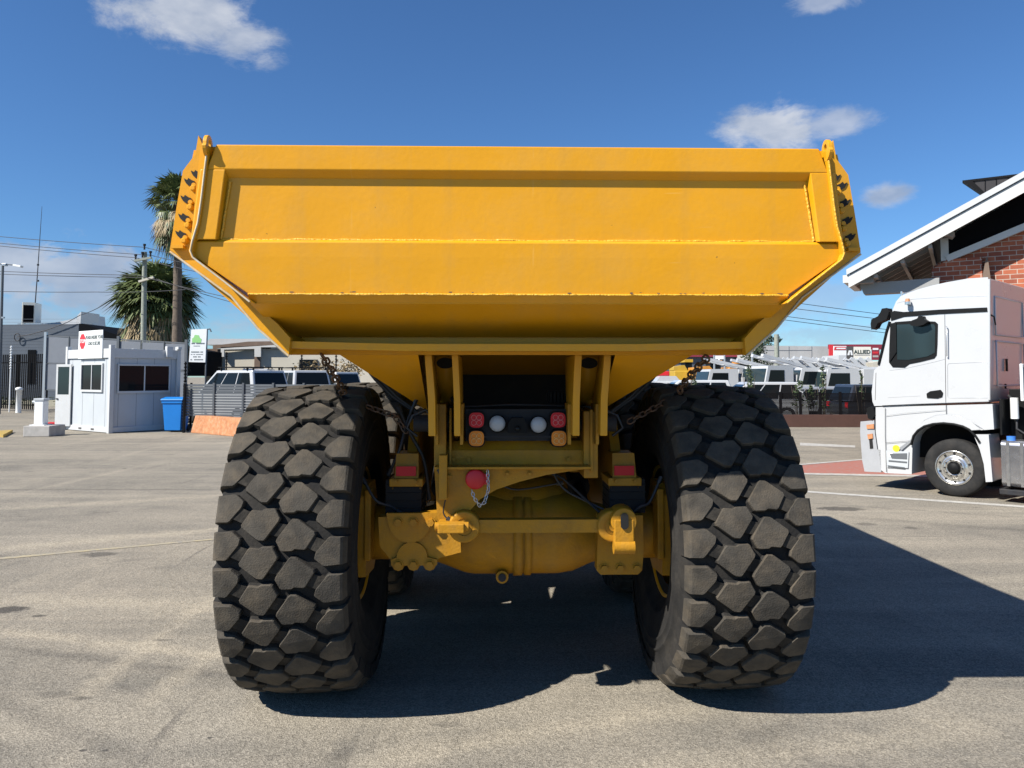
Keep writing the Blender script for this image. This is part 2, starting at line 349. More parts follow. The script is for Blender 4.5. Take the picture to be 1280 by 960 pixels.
def asphalt_mat():
    m = bpy.data.materials.new('dusty_asphalt'); m.use_nodes = True; nt = m.node_tree; b = nt.nodes['Principled BSDF']
    tc = nt.nodes.new('ShaderNodeTexCoord')
    def noise(scale, detail, rough=.6, sc3=None, dist=0):
        n = nt.nodes.new('ShaderNodeTexNoise'); n.inputs['Scale'].default_value = scale; n.inputs['Detail'].default_value = detail
        n.inputs['Roughness'].default_value = rough; n.inputs['Distortion'].default_value = dist
        if sc3:
            mp = nt.nodes.new('ShaderNodeMapping'); mp.inputs['Scale'].default_value = sc3[0]; mp.inputs['Rotation'].default_value = (0, 0, sc3[1])
            nt.links.new(tc.outputs['Object'], mp.inputs[0]); nt.links.new(mp.outputs[0], n.inputs['Vector'])
        else: nt.links.new(tc.outputs['Object'], n.inputs['Vector'])
        return n.outputs['Fac']
    def rng(s, a, b_, c, d):
        r = nt.nodes.new('ShaderNodeMapRange'); r.inputs[1].default_value = a; r.inputs[2].default_value = b_; r.inputs[3].default_value = c; r.inputs[4].default_value = d
        nt.links.new(s, r.inputs[0]); return r.outputs[0]
    def mix(f, a, b_):
        x = nt.nodes.new('ShaderNodeMix'); x.data_type = 'RGBA'; nt.links.new(f, x.inputs[0])
        for i, q in ((6, a), (7, b_)):
            if isinstance(q, tuple): x.inputs[i].default_value = (*q, 1)
            else: nt.links.new(q, x.inputs[i])
        return x.outputs[2]
    c = mix(rng(noise(.35, 8, .66), .36, .66, 0, 1), (.200, .184, .154), (.305, .272, .218))         # broad dust patches
    c = mix(rng(noise(1.6, 8, .72, None, .5), .42, .68, 0, .55), c, (.330, .292, .232))
    c = mix(rng(noise(1, 7, .62, ((.10, .95, 1), R(9)), .9), .48, .68, 0, .60), c, (.39, .345, .27))  # dust dragged along by wheels
    c = mix(rng(noise(1, 7, .62, ((.07, 1.5, 1), R(-16)), .9), .50, .70, 0, .55), c, (.39, .34, .265))
    c = mix(rng(noise(1, 6, .65, ((1.1, .16, 1), R(22)), .6), .56, .72, 0, .6), c, (.40, .35, .27))
    c = mix(rng(noise(.8, 8, .72, None, 1.0), .58, .74, 0, .65), c, (.115, .108, .098))                   # darker worn patches
    c = mix(rng(noise(1, 6, .6, ((.22, 3.2, 1), R(11)), .5), .64, .70, 0, .55), c, (.11, .10, .09))       # tyre scrub marks
    c = mix(rng(noise(1, 6, .6, ((3.0, .25, 1), R(-24)), .5), .67, .72, 0, .45), c, (.11, .10, .09))
    c = mix(rng(noise(1.3, 3, .5, None, .3), .73, .77, 0, .85), c, (.07, .065, .06))                       # oil drops
    # marks with a place of their own: stains and dusty wheel tracks
    sxy = nt.nodes.new('ShaderNodeSeparateXYZ'); nt.links.new(tc.outputs['Object'], sxy.inputs[0])
    def mth(op, p, q=None):
        x = nt.nodes.new('ShaderNodeMath'); x.operation = op
        for i, v_ in enumerate((p, q)):
            if v_ is None: continue
            if isinstance(v_, (int, float)): x.inputs[i].default_value = v_
            else: nt.links.new(v_, x.inputs[i])
        return x.outputs[0]
    nz1 = noise(3.0, 8, .7); nz2 = noise(9, 7, .7)
    def gpt(u, v): q = ground_at(u, v); return q.x, q.y
    def band(p, q, w, colr, amt):
        global_c = None
        (x0, y0), (x1, y1) = gpt(*p), gpt(*q); L = math.hypot(x1 - x0, y1 - y0); dx, dy = (x1 - x0) / L, (y1 - y0) / L
        d = mth('ABSOLUTE', mth('ADD', mth('MULTIPLY', mth('SUBTRACT', sxy.outputs[0], x0), -dy), mth('MULTIPLY', mth('SUBTRACT', sxy.outputs[1], y0), dx)))
        s = mth('ADD', mth('MULTIPLY', mth('SUBTRACT', sxy.outputs[0], (x0 + x1) / 2), dx), mth('MULTIPLY', mth('SUBTRACT', sxy.outputs[1], (y0 + y1) / 2), dy))
        e = rng(mth('DIVIDE', mth('ABSOLUTE', s), L / 2), .7, 1.05, 1, 0)
        m_ = mth('ADD', mth('SUBTRACT', 1.0, mth('DIVIDE', d, w)), mth('MULTIPLY', mth('SUBTRACT', nz1, .5), 2.6))
        return mth('MULTIPLY', mth('MULTIPLY', rng(m_, .1, .9, 0, amt), e), rng(nz2, .3, .6, .35, 1))
    LT, DK = (.43, .375, .285), (.105, .098, .088)
    for (p, q, w, colr, amt) in (((-150, 700), (420, 648), .26, LT, .8), ((-60, 782), (460, 842), .13, LT, .8), ((-60, 800), (460, 868), .10, DK, .55), ((-80, 745), (700, 775), .30, LT, .55), ((60, 900), (330, 700), .14, LT, .6), ((150, 905), (390, 720), .12, LT, .5),
                                 ((-60, 640), (300, 618), .3, LT, .6), ((-100, 612), (300, 612), .12, DK, .5), ((420, 960), (900, 880), .16, LT, .6), ((700, 980), (1300, 900), .2, LT, .5), ((1040, 645), (1400, 672), .2, DK, .35), ((1000, 628), (1300, 648), .12, DK, .3), ((-40, 860), (200, 960), .12, DK, .35)):
        c = mix(band(p, q, w, colr, amt), c, colr)
    def stain(u, v, wu, wv, amt=.9):
        x0, y0 = gpt(u, v); rx = abs(gpt(u + wu, v)[0] - x0); ry = abs(gpt(u, v - wv)[1] - y0)
        dx = mth('DIVIDE', mth('SUBTRACT', sxy.outputs[0], x0), rx); dy = mth('DIVIDE', mth('SUBTRACT', sxy.outputs[1], y0), ry)
        r = mth('SQRT', mth('ADD', mth('MULTIPLY', dx, dx), mth('MULTIPLY', dy, dy)))
        return rng(mth('ADD', mth('SUBTRACT', 1.0, r), mth('MULTIPLY', mth('SUBTRACT', nz2, .5), 1.6)), .0, .35, 0, amt)
    for (u, v, wu, wv, amt) in ((10, 762, 28, 5, .85), (48, 770, 9, 2, .7), (124, 693, 22, 3.5, .6), (1050, 636, 34, 3, .75), (1082, 655, 16, 2.2, .5), (100, 873, 16, 3, .5), (104, 938, 6, 2, .8), (132, 938, 5, 1.6, .8), (262, 922, 4, 1.5, .8), (70, 868, 30, 5, .35), (560, 905, 22, 4, .35), (1140, 660, 10, 2, .5), (205, 800, 14, 2, .4)):
        c = mix(stain(u, v, wu, wv, amt), c, (.075, .070, .064))
    # scattered stones: light and dark specks
    vo = nt.nodes.new('ShaderNodeTexVoronoi'); vo.inputs['Scale'].default_value = 120; nt.links.new(tc.outputs['Object'], vo.inputs['Vector'])
    sep = nt.nodes.new('ShaderNodeSeparateColor'); nt.links.new(vo.outputs['Color'], sep.inputs[0])
    vec = nt.nodes.new('ShaderNodeVectorMath'); vec.operation = 'SCALE'; nt.links.new(c, vec.inputs[0])
    nt.links.new(rng(sep.outputs[0], 0, 1, .60, 1.20), vec.inputs['Scale'])
    vec2 = nt.nodes.new('ShaderNodeVectorMath'); vec2.operation = 'SCALE'; nt.links.new(vec.outputs[0], vec2.inputs[0])
    nt.links.new(rng(noise(60, 6, .85), .3, .7, .80, 1.22), vec2.inputs['Scale'])
    nt.links.new(vec2.outputs[0], b.inputs['Base Color'])
    b.inputs['Roughness'].default_value = .95; b.inputs['Specular IOR Level'].default_value = .08
    bp = nt.nodes.new('ShaderNodeBump'); bp.inputs['Strength'].default_value = .55; bp.inputs['Distance'].default_value = .006
    nt.links.new(vo.outputs['Distance'], bp.inputs['Height'])
    bp2 = nt.nodes.new('ShaderNodeBump'); bp2.inputs['Strength'].default_value = .5; bp2.inputs['Distance'].default_value = .02
    nt.links.new(noise(14, 5, .7), bp2.inputs['Height']); nt.links.new(bp.outputs[0], bp2.inputs['Normal'])
    nt.links.new(bp2.outputs[0], b.inputs['Normal'])
    return m
M['asphalt'] = asphalt_mat()
def paint_line_mat(name, c, wear):
    m = bpy.data.materials.new(name); m.use_nodes = True; nt = m.node_tree; b = nt.nodes['Principled BSDF']
    tc = nt.nodes.new('ShaderNodeTexCoord'); n = nt.nodes.new('ShaderNodeTexNoise'); n.inputs['Scale'].default_value = 9; n.inputs['Detail'].default_value = 9; n.inputs['Roughness'].default_value = .75
    nt.links.new(tc.outputs['Object'], n.inputs['Vector'])
    r = nt.nodes.new('ShaderNodeMapRange'); r.inputs[1].default_value = .5 - .25 + wear * .4; r.inputs[2].default_value = .65 + wear * .2; r.inputs[3].default_value = 1; r.inputs[4].default_value = 0
    nt.links.new(n.outputs['Fac'], r.inputs[0]); mx = nt.nodes.new('ShaderNodeMix'); mx.data_type = 'RGBA'
    nt.links.new(r.outputs[0], mx.inputs[0]); mx.inputs[6].default_value = (.26, .24, .215, 1); mx.inputs[7].default_value = (*c, 1)
    nt.links.new(mx.outputs[2], b.inputs['Base Color']); b.inputs['Roughness'].default_value = .8
    return m
M['line_white'] = paint_line_mat('worn_white_line', (.50, .48, .43), .35)
M['line_yellow'] = paint_line_mat('worn_yellow_line', (.52, .42, .20), .0)
M['red_pave'] = paint_line_mat('worn_red_surface', (.36, .13, .09), .55)
M['verge'] = mat('pale_verge_soil', (.30, .27, .2), .9, var=.3, vscale=.8, dirt=(.1, .13, .05), dscale=1.2, damt=.8)
# ================================================================== DUMP TRUCK
# authored with x across (0 = truck centre), y back to front (0 = rear axle), z up
AX = 4.88
def H(v, D):            # height of photo row v at distance D
    return at(CX, v, D).z
def X(dx, v, D):        # half-width dx pixels at row v, distance D
    a, y, z = ray(CX + dx, v); return a * D / y
def TP(dx, v, D):
    return (X(dx, v, D), D - AX, H(v, D))
truck = thing('dump_truck', 'large yellow six-wheel dump truck seen from behind with raised rear body', 'dump truck')

# ---- body -----------------------------------------------------------------
def sideplate(x_sign):
    pts = [(391, 186), (397, 172), (401, 196), (408, 205), (416, 216), (424, 262), (432, 314), (357, 370), (324, 410), (286, 444), (284, 423), (300, 405), (338, 372), (404, 318), (398, 262), (388, 214)]
    return [(x_sign * X(dx, v, 3.78), 3.78 - AX, H(v, 3.78)) for dx, v in pts]
b = MB()
# hull: rear section, middle, front section (open trough), loft with thickness
def sec(D, pts): return [(x, D - AX, z) for x, z in pts]
tw, tz = X(398, 186, 3.8), H(186, 3.8) - .02
S0 = [(-tw, tz), (-X(424, 314, 3.8), H(314, 3.8)), (-X(318, 408, 3.8), H(408, 3.8)), (-X(282, 430, 3.9), H(432, 3.9)), (-.60, 2.045), (.60, 2.045), (X(282, 430, 3.9), H(432, 3.9)), (X(318, 408, 3.8), H(408, 3.8)), (X(424, 314, 3.8), H(314, 3.8)), (tw, tz)]
S1 = [(-1.62, 2.98), (-1.70, 2.45), (-1.18, 2.16), (-.95, 2.08), (-.58, 2.06), (.58, 2.06), (.95, 2.08), (1.18, 2.16), (1.70, 2.45), (1.62, 2.98)]
S1b = [(-1.60, 3.02), (-1.67, 2.45), (-1.17, 2.22), (-.94, 2.14), (-.56, 1.70), (.56, 1.70), (.94, 2.14), (1.17, 2.22), (1.67, 2.45), (1.60, 3.02)]
S2 = [(-1.58, 3.10), (-1.62, 2.45), (-1.15, 2.30), (-.92, 2.22), (-.55, 1.60), (.55, 1.60), (.92, 2.22), (1.15, 2.30), (1.62, 2.45), (1.58, 3.10)]
secs = [sec(3.80, S0), sec(5.2, S1), sec(6.3, S1b), sec(8.6, S2)]
n = len(S0)
v = [p for s_ in secs for p in s_]
b.add(v, [(i * n + k, i * n + k + 1, (i + 1) * n + k + 1, (i + 1) * n + k) for i in range(3) for k in range(n - 1)])
# front headboard
fb = [(x, 8.6 - AX, z) for x, z in S2]
b.add(fb, [tuple(range(n))])
body = b.build('body', M['yellow'], truck, solid=.035)
# floor rear lip and lamp-side closing plate
b = MB()
hw0, hw1 = X(289, 421, 4.05), X(284, 443, 4.05)
z0, z1 = H(443.5, 4.05), H(421, 4.05)
b.extr([(-hw1, 4.05 - AX, z0), (hw1, 4.05 - AX, z0), (hw0, 4.05 - AX, z1), (-hw0, 4.05 - AX, z1)], (0, .05, 0))
b.box(-hw0 + .01, hw0 - .01, 4.02 - AX, 4.12 - AX, z1, z1 + .012)
b.build('floor_lip', M['yellow'], body, bevel=.004)
# side stiffener wedges of the floor, outboard of the hinge arms
zz = z0 + .012
for s in (-1, 1):
    b = MB(); w0 = X(196, 444, 4.7); w1 = X(112, 512, 4.7); w2 = X(108, 444, 4.7)
    b.extr([(s * w0, 4.7 - AX, 2.035), (s * w1, 4.7 - AX, H(512, 4.7)), (s * w2, 4.7 - AX, H(512, 4.7)), (s * w2, 4.7 - AX, 2.035)], (0, 1.5, 0))
    b.add([(s * w0, 4.10 - AX, zz), (s * w2, 4.10 - AX, zz), (s * w2, 4.7 - AX, H(512, 4.7) + .004), (s * w1, 4.7 - AX, H(512, 4.7) + .004), (s * w0, 4.7 - AX, 2.03)], [(0, 1, 2), (0, 2, 3), (0, 3, 4)] )
    b.build('floor_wedge', M['yellow'], body, bevel=.004)
b = MB(); b.box(-.50, .50, 5.6 - AX, 5.64 - AX, 1.62, 2.05); b.build('dark_backing', M['dark_steel'], body)  # dark plate added for the shaded void between the hinge arms
# rear end plates with latch bosses
for s in (-1, 1):
    b = MB(); pts = sideplate(s)
    b.extr(pts, (0, .05, 0))
    # outward return so the plate has depth seen from the side
    ep = b.build('end_plate', M['yellow'], body, bevel=.004)
    hk = [(180, 250), (150, 285), (172, 315), (135, 360), (158, 398), (125, 440), (147, 478), (112, 515), (132, 545)]
    for q_, (cx_, cy_) in enumerate(hk):
        dx = 650 - (200 + cx_ / 3.556); vv = 150 + cy_ / 3.556
        x, y, z = TP(s * dx, vv, 3.78)
        if q_ in (1, 3, 5, 7, 0):
            k = MB(); r_ = .021
            k.add([(x + s * r_ * px * 1.0, y - .003, z + r_ * pz) for px, pz in ((1.3, .9), (.5, .5), (.2, 1.0), (-.5, .5), (-1.3, .2), (-.9, -.6), (-.2, -1.0), (.6, -.5), (1.0, .1))], [tuple(range(9))])
            k.build('latch_notch', M['hole'], ep, solid=.004)
            x += s * -.012; z -= .004
            k = MB(); k.cyl((x - s * .016, y + .002, z - .014), (x - s * .016, y - .020, z - .014), .011, n=12)
            k.build('latch_boss', M['yellow'], ep, bevel=.002)
        else:
            k = MB(); k.cyl((x, y + .002, z), (x, y - .022, z), .0165, .0150, n=14); k.cyl((x, y - .022, z), (x, y - .028, z), .0150, .010, n=14)
            k.build('latch_boss', M['yellow'], ep, bevel=.002)
    # small gusset at foot
    k = MB(); a = TP(s * 428, 310, 3.78); c = TP(s * 413, 310, 3.78)
    k.box(a[0], c[0], a[1] - .03, a[1], a[2] - .012, a[2] + .004)
    k.build('gusset', M['yellow'], ep)
    # pale liner wedge between plate and floor lip
    g = MB()
    A1, B1, C1, D1 = TP(s * 322, 411, 3.80), TP(s * 286, 445, 3.80), TP(s * 288, 443, 4.06), TP(s * 296, 421, 4.06)
    g.add([A1, B1, C1, D1], [(0, 1, 2, 3)])
    g.build('liner_wedge', M['liner'], body, solid=.012)
    # diagonal outer skirt from wide corner to bottom, showing a thick edge
    g = MB()
    q = [TP(s * 432, 316, 3.78), TP(s * 357, 371, 3.78), TP(s * 324, 411, 3.78), TP(s * 286, 445, 3.78)]
    g.tube(q, .006, 6)
    g.build('edge_bead', M['bare'], ep)

# ---- tailgate ---------------------------------------------------------------
P0, RIM, LOW = 3.600, 3.562, 3.580
tg = MB()
def quad(mb, pts, mi=0): mb.add(pts, [tuple(range(len(pts)))], mi)
# main recessed panel
tg.extr([TP(-396, 186, P0), TP(-408, 306, P0), TP(408, 306, P0), TP(396, 186, P0)], (0, .06, 0))
tail = tg.build('tailgate', M['yellow'], truck, bevel=.003)
# top rim (box section with sloping underside)
z_t, z_b, z_c = H(183, RIM), H(213.5, RIM), H(225, P0)
hwt, hwb = X(377, 183, RIM), X(389, 213, RIM)
rim = MB()
prof = [(RIM - AX, z_b), (RIM - AX, z_t), (RIM + .16 - AX, z_t + .004), (RIM + .16 - AX, z_b), (P0 - AX, z_c)]
vs = [(-(hwb if z < z_t - .02 else hwt), y, z) for y, z in prof] + [((hwb if z < z_t - .02 else hwt), y, z) for y, z in prof]
rim.add(vs, [(0, 1, 2, 3, 4), (9, 8, 7, 6, 5)] + [(i, 5 + i, 5 + (i + 1) % 5, (i + 1) % 5) for i in range(5)])
rim.build('top_rim', M['yellow'], tail, bevel=.006, seg=3)
# stakes (upright box posts) each side
for s in (-1, 1):
    k = MB()
    f = [TP(s * 396, 214, RIM), TP(s * 366, 214, RIM), TP(s * 377.5, 301, RIM), TP(s * 408, 301, RIM)]
    r_ = [TP(s * 396, 214, P0), TP(s * 360, 214, P0), TP(s * 372, 301, P0), TP(s * 408, 301, P0)]
    k.add(f + r_, [(0, 1, 2, 3), (1, 5, 6, 2), (0, 4, 5, 1), (3, 2, 6, 7), (0, 3, 7, 4)])
    k.build('stake', M['yellow'], tail, bevel=.004)
    # weld bead along the stake's inner foot
    w = MB(); pa, pb = Vector(TP(s * 359, 229, P0 - .004)), Vector(TP(s * 370.5, 300, P0 - .004))
    w.tube([pa.lerp(pb, t / 16) + Vector((random.uniform(-.0015, .0015), 0, 0)) for t in range(17)], [.006 + random.uniform(-.001, .0015) for _ in range(17)], 6)
    w.build('weld_bead', M['weld'], tail)
# lower sloping face with ledge on top
lo = MB()
zA, zB, zC = H(300, P0), H(305.5, LOW), H(367, 3.585)
cor = [(-408, 300, P0), (408, 300, P0), (405, 303.5, LOW), (404, 322, LOW + .001), (338, 367.5, 3.588), (-338, 367.5, 3.588), (-404, 322, LOW + .001), (-405, 303.5, LOW)]
V8 = [TP(*c) for c in cor]
back = [(p[0], p[1] + .09, p[2]) for p in V8]
lo.add(V8 + back, [(0, 1, 2, 7), (7, 2, 3, 6), (6, 3, 4, 5)][0:3] + [(8, 15, 14, 13, 12, 11, 10, 9), (3, 11, 12, 4), (6, 5, 13, 14), (2, 10, 11, 3), (7, 6, 14, 15), (5, 4, 12, 13), (0, 8, 9, 1)])
lower = lo.build('lower_panel', M['yellow'], tail, bevel=.004)
# underside: lip roll then floor-ward plate, spreads from the gate to the body floor
un = MB()
U = [(-338, 367.5, 3.586), (338, 367.5, 3.586), (-334, 379, 3.635), (334, 379, 3.635), (-291, 420, 4.03), (291, 420, 4.03)]
un.add([TP(*c) for c in U], [(0, 1, 3, 2), (2, 3, 5, 4)])
un.build('underside_plate', M['yellow'], tail, solid=.012)
c1 = MB(); c1.tube([TP(-334, 379, 3.63), TP(334, 379, 3.63)], .005, 6); c1.build('crease_bead', M['yellow'], tail)
# long weld beads on the gate face
for (va, da, ha) in ((301, P0 - .002, 370), (368.5, 3.583, 336)):
    w = MB(); N = 80
    w.tube([Vector(TP(-ha + 2 * ha * t / N, va + random.uniform(-.45, .45), da)) for t in range(N + 1)], [.0045 + random.uniform(-.0015, .003) for _ in range(N + 1)], 6)
    w.build('weld_bead', M['weld'], tail)
rc_ = random.Random(21)
w = MB()
for _ in range(20):
    dx = rc_.uniform(-330, 330); vv = 366.6 + rc_.uniform(-1.2, .4); x, y, z = TP(dx, vv, 3.581); r_ = rc_.uniform(.003, .011)
    w.add([(x + r_ * rc_.uniform(.6, 1.6) * math.cos(2 * PI * k / 6), y - .0035, z + .35 * r_ * math.sin(2 * PI * k / 6)) for k in range(6)], [tuple(range(6))])
w.build('paint_chips', M['chip'], lower)
# side flanges standing out toward the rear, continuing diagonally under the gate
for s in (-1, 1):
    fl = MB()
    # an S-curved thin plate in the fore-aft direction; follows a path of (dx, v)
    path = [(389, 178), (391.5, 172), (392, 192), (394, 215), (397.5, 250), (401, 280), (409, 306), (411.5, 317), (404, 326), (338, 377)]
    path = [(390, 184), (391.5, 200), (394.5, 225), (398, 255), (402, 281), (408.5, 303), (411, 315), (408, 323), (372, 351), (338, 378)]
    D0, D1 = 3.549, 3.80
    fr = [TP(s * dx, v_, D0) for dx, v_ in path]
    inn = [(p[0] - s * .016, p[1], p[2] - .002) for p in fr]
    n_ = len(path)
    # keep section constant in x,z going forward (true plate)
    fr2 = [(p[0], D1 - AX, p[2]) for p in fr]; in2 = [(p[0], D1 - AX, p[2]) for p in inn]
    allv = fr + inn + fr2 + in2
    F = []
    for i in range(n_ - 1):
        F += [(i, i + 1, n_ + i + 1, n_ + i), (n_ + i, n_ + i + 1, 3 * n_ + i + 1, 3 * n_ + i), (2 * n_ + i, 3 * n_ + i, 3 * n_ + i + 1, 2 * n_ + i + 1), (i, 2 * n_ + i, 2 * n_ + i + 1, i + 1)]
    F += [(0, n_, 3 * n_, 2 * n_), (n_ - 1, 3 * n_ - 1, 4 * n_ - 1, 2 * n_ - 1)]
    fl.add(allv, F)
    fo = fl.build('side_flange', M['yellow'], tail, bevel=.002)
    eb = MB(); eb.tube([(p[0] - s * .008, p[1] - .001, p[2]) for p in fr], .0045, 8); eb.build('flange_edge', M['weld'] if s > 0 else M['bare'], fo)  # left edge gets the pale sunlit tone, right edge the weld colour
    # lifting eye: ring plate in the fore-aft plane above the flange
    ey = MB(); x0 = X(s * 391, 186, 3.53)
    cz, cy2, ro, ri = H(184, 3.56), 3.565 - AX, .048, .015
    N = 28; vs = []; F = []
    for sd in (-.009, .009):
        for k in range(N):
            t = 2 * PI * k / N
            rr = ro * (1.0 if math.sin(t) > -.2 else 1.25)
            vs.append((x0 + sd, cy2 + rr * math.cos(t) * .85, cz + rr * math.sin(t)))
        for k in range(N):
            t = 2 * PI * k / N; vs.append((x0 + sd, cy2 + ri * math.cos(t), cz + .008 + ri * 1.2 * math.sin(t)))
    for k in range(N):
        j = (k + 1) % N
        F += [(k, j, N + j, N + k), (2 * N + k, 3 * N + k, 3 * N + j, 2 * N + j), (k, 2 * N + k, 2 * N + j, j), (N + k, N + j, 3 * N + j, 3 * N + k)]
    ey.add(vs, F); ey.build('lifting_eye', M['yellow'] if s > 0 else M['yellow'], tail, bevel=.002)

# ---- wheels -------------------------------------------------------------------
TR = .932
def tyre_mesh(lugs=True):
    t = MB()
    prof = [(.255, .335), (.275, .40), (.300, .43), (.331, .49), (.339, .495), (.341, .515), (.345, .53), (.352, .585), (.358, .64), (.364, .645), (.365, .655), (.359, .66), (.357, .70), (.363, .705), (.363, .715), (.354, .72), (.346, .79), (.340, .835), (.318, .868), (.25, .880), (.12, .886), (0, .888)]
    prof = [(-a, r) for a, r in prof][:-1] + prof[::-1]
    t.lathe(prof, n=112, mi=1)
    cpol = [(-29, -46), (0, -43), (8, -49), (38, -50), (55, -17), (13, 48), (-5, 47), (-58, 5)]
    spol = [(-34, -42), (16, -47), (42, -24), (38, -4), (4, 42), (-34, 42)]
    NP = 30; sx_ = .00184; pitch = 2 * PI / NP; sy = pitch / 115 * 1.0
    cols = [(-.270, -64 / 115, spol, 1, -1), (-.092, -15 / 115, cpol, 1, 0), (.092, 15 / 115, cpol, -1, 0), (.270, 64 / 115, spol, -1, 1)]
    rnd = random.Random(3)
    for i in range(NP):
        for xc, off, pol, sg, sh in cols:
            ph = (i - off) * pitch; fs = 1.0
            jit = rnd.uniform(-.0015, .0015)
            rings = []
            # corner-rounded outline
            P = [(sg * px * (sx_ if not sh else .00195 * .95), -sg * py * sy) for px, py in pol]
            Q = []
            m_ = len(P)
            for k in range(m_):
                a = P[k - 1]; c = P[k]; d = P[(k + 1) % m_]
                Q.append((c[0] + (a[0] - c[0]) * .09, c[1] + (a[1] - c[1]) * .09))
                Q.append((c[0] + (d[0] - c[0]) * .09, c[1] + (d[1] - c[1]) * .09))
            m_ = len(Q)
            for kind in range(4):
                ring = []
                for (x, y) in Q:
                    sc_ = (1.10, 1.02, 1.0, .965)[kind]
                    X_, Y_ = x * sc_, y * sc_
                    xx = xc + X_
                    rt = TR - .022 * (xx / .33) ** 2 + jit
                    r = (.878, rt - .02, rt - .004, rt)[kind]
                    if sh and (xc + x) * sh > .318:           # shoulder face of edge lugs
                        if kind == 0: xx = sh * .356; r = .785
                        if kind == 1: xx = sh * .350; r = rt - .055
                        if kind == 2: xx = sh * .334; r = rt - .008
                        if kind == 3: xx = sh * .322
                    a = ph + Y_
                    ring.append((xx, -r * math.cos(a), r * math.sin(a)))
                rings += ring
            c_ = (xc, -(TR + jit) * math.cos(ph), (TR + jit) * math.sin(ph))
            if sh: c_ = (xc, -(TR - .014) * math.cos(ph), (TR - .014) * math.sin(ph))
            base = rings + [c_]
            F = []
            for q in range(3):
                F += [(q * m_ + k, q * m_ + (k + 1) % m_, (q + 1) * m_ + (k + 1) % m_, (q + 1) * m_ + k) for k in range(m_)]
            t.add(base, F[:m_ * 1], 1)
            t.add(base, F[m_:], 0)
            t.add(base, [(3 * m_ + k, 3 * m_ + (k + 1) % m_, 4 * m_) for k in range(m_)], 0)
        for (xa, ya, xb, yb) in ((-.250, -58, -.120, -24), (-.06, -8, .06, 8), (.120, 24, .250, 58)):
            for sgn in (1,):
                pa = (i - ya / 115) * pitch; pb = (i - yb / 115) * pitch; r = .896
                A3 = Vector((xa, -r * math.cos(pa), r * math.sin(pa))); B3 = Vector((xb, -r * math.cos(pb), r * math.sin(pb))); Cn = ((A3 + B3) / 2); nrm = Vector((0, Cn.y, Cn.z)).normalized()
                dd2 = (B3 - A3).normalized(); sd2 = dd2.cross(nrm).normalized()
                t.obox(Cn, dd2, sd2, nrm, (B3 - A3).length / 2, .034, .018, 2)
    # flat contact patch and low bulge
    vv = []
    for x, y, z in t.v:
        k = max(0.0, min(1.0, (-z - .45) / .45)); rr = math.hypot(y, z)
        if rr < .86 and k > 0: x *= 1 + .10 * k
        if z < -.912: z = -.912 + (z + .912) * .12
        vv.append((x, y, z))
    t.v = vv
    return t
def rim_mesh():
    r = MB()
    prof = [(-.262, .395), (-.285, .415), (-.285, .402), (-.262, .385), (-.20, .372), (-.06, .36), (-.02, .30), (.0, .20), (.0, 0)]
    r.lathe(prof, n=64)
    prof = [(.262, .395), (.285, .415), (.285, .402), (.262, .385), (.20, .372), (.05, .36), (-.03, .36)]
    r.lathe(prof, n=64)
    r.lathe([(-.255, .395), (.255, .395)], n=64)
    return r
wh_r = TR - .02
wheels = []
rim0 = rim_mesh().build('wheel', M['yellow'], truck, origin=(0, 0, 0))
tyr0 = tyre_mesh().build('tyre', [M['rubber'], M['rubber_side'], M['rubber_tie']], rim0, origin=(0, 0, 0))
hubm = MB().lathe([(-.02, .20), (-.13, .19), (-.15, .15), (-.20, .13), (-.205, 0)], n=40)
for k in range(16):
    a = 2 * PI * k / 16; hubm.cyl((-.02, .24 * math.cos(a), .24 * math.sin(a)), (-.045, .24 * math.cos(a), .24 * math.sin(a)), .016, n=6)
hub0 = hubm.build('hub', M['yellow_chassis_shade'], rim0, origin=(0, 0, 0))
for i, (yy, xx) in enumerate(((0, -1.245), (0, 1.235), (1.95, -1.245), (1.95, 1.245), (6.0, -1.245), (6.0, 1.245))):
    w = rim0 if i == 0 else copy_tree(rim0, truck)
    w.location = (xx, yy, wh_r + .0)
    w.rotation_euler = (0, 0, 0 if xx < 0 else PI)

# ---- rear axle -----------------------------------------------------------------
def ax_housing(y, z, name='axle_housing'):
    a = MB()
    a.lathe([(-.97, .0), (-.97, .165), (-.80, .165), (-.72, .15), (-.58, .16), (-.46, .20), (-.34, .245), (-.28, .255), (.24, .255), (.34, .24), (.46, .19), (.58, .16), (.72, .15), (.80, .165), (.97, .165), (.97, 0)], c=(0.03, y, z), n=48)
    a.lathe([(-.055, .255), (-.055, .268), (.0, .268), (.0, .255)], c=(.05, y, z), n=48)
    a.lathe([(.012, .255), (.012, .266), (.055, .266), (.055, .255)], c=(.05, y, z), n=48)
    # drain plug boss
    a.cyl((-.075, y - .10, z - .235), (-.075, y - .20, z - .235), .042, .038, n=20)
    # humped top cover
    a.lathe([(-.34, 0), (-.34, .12), (-.24, .22), (-.1, .26), (.1, .26), (.24, .22), (.34, .12), (.34, 0)], c=(0.05, y + .10, z + .10), n=32)
    return a.build(name, M['yellow_chassis_shade'], truck, bevel=0)
axz = H(672, 4.68)
axle = ax_housing(-.02, axz)
pl = MB(); x_, z_ = -.075 + 0, axz - .235
pl.cyl((x_, -.02 - .20, z_), (x_, -.02 - .212, z_), .024, n=20); pl.build('drain_plug', M['dark_steel'], axle)
ax_housing(1.95, .93)
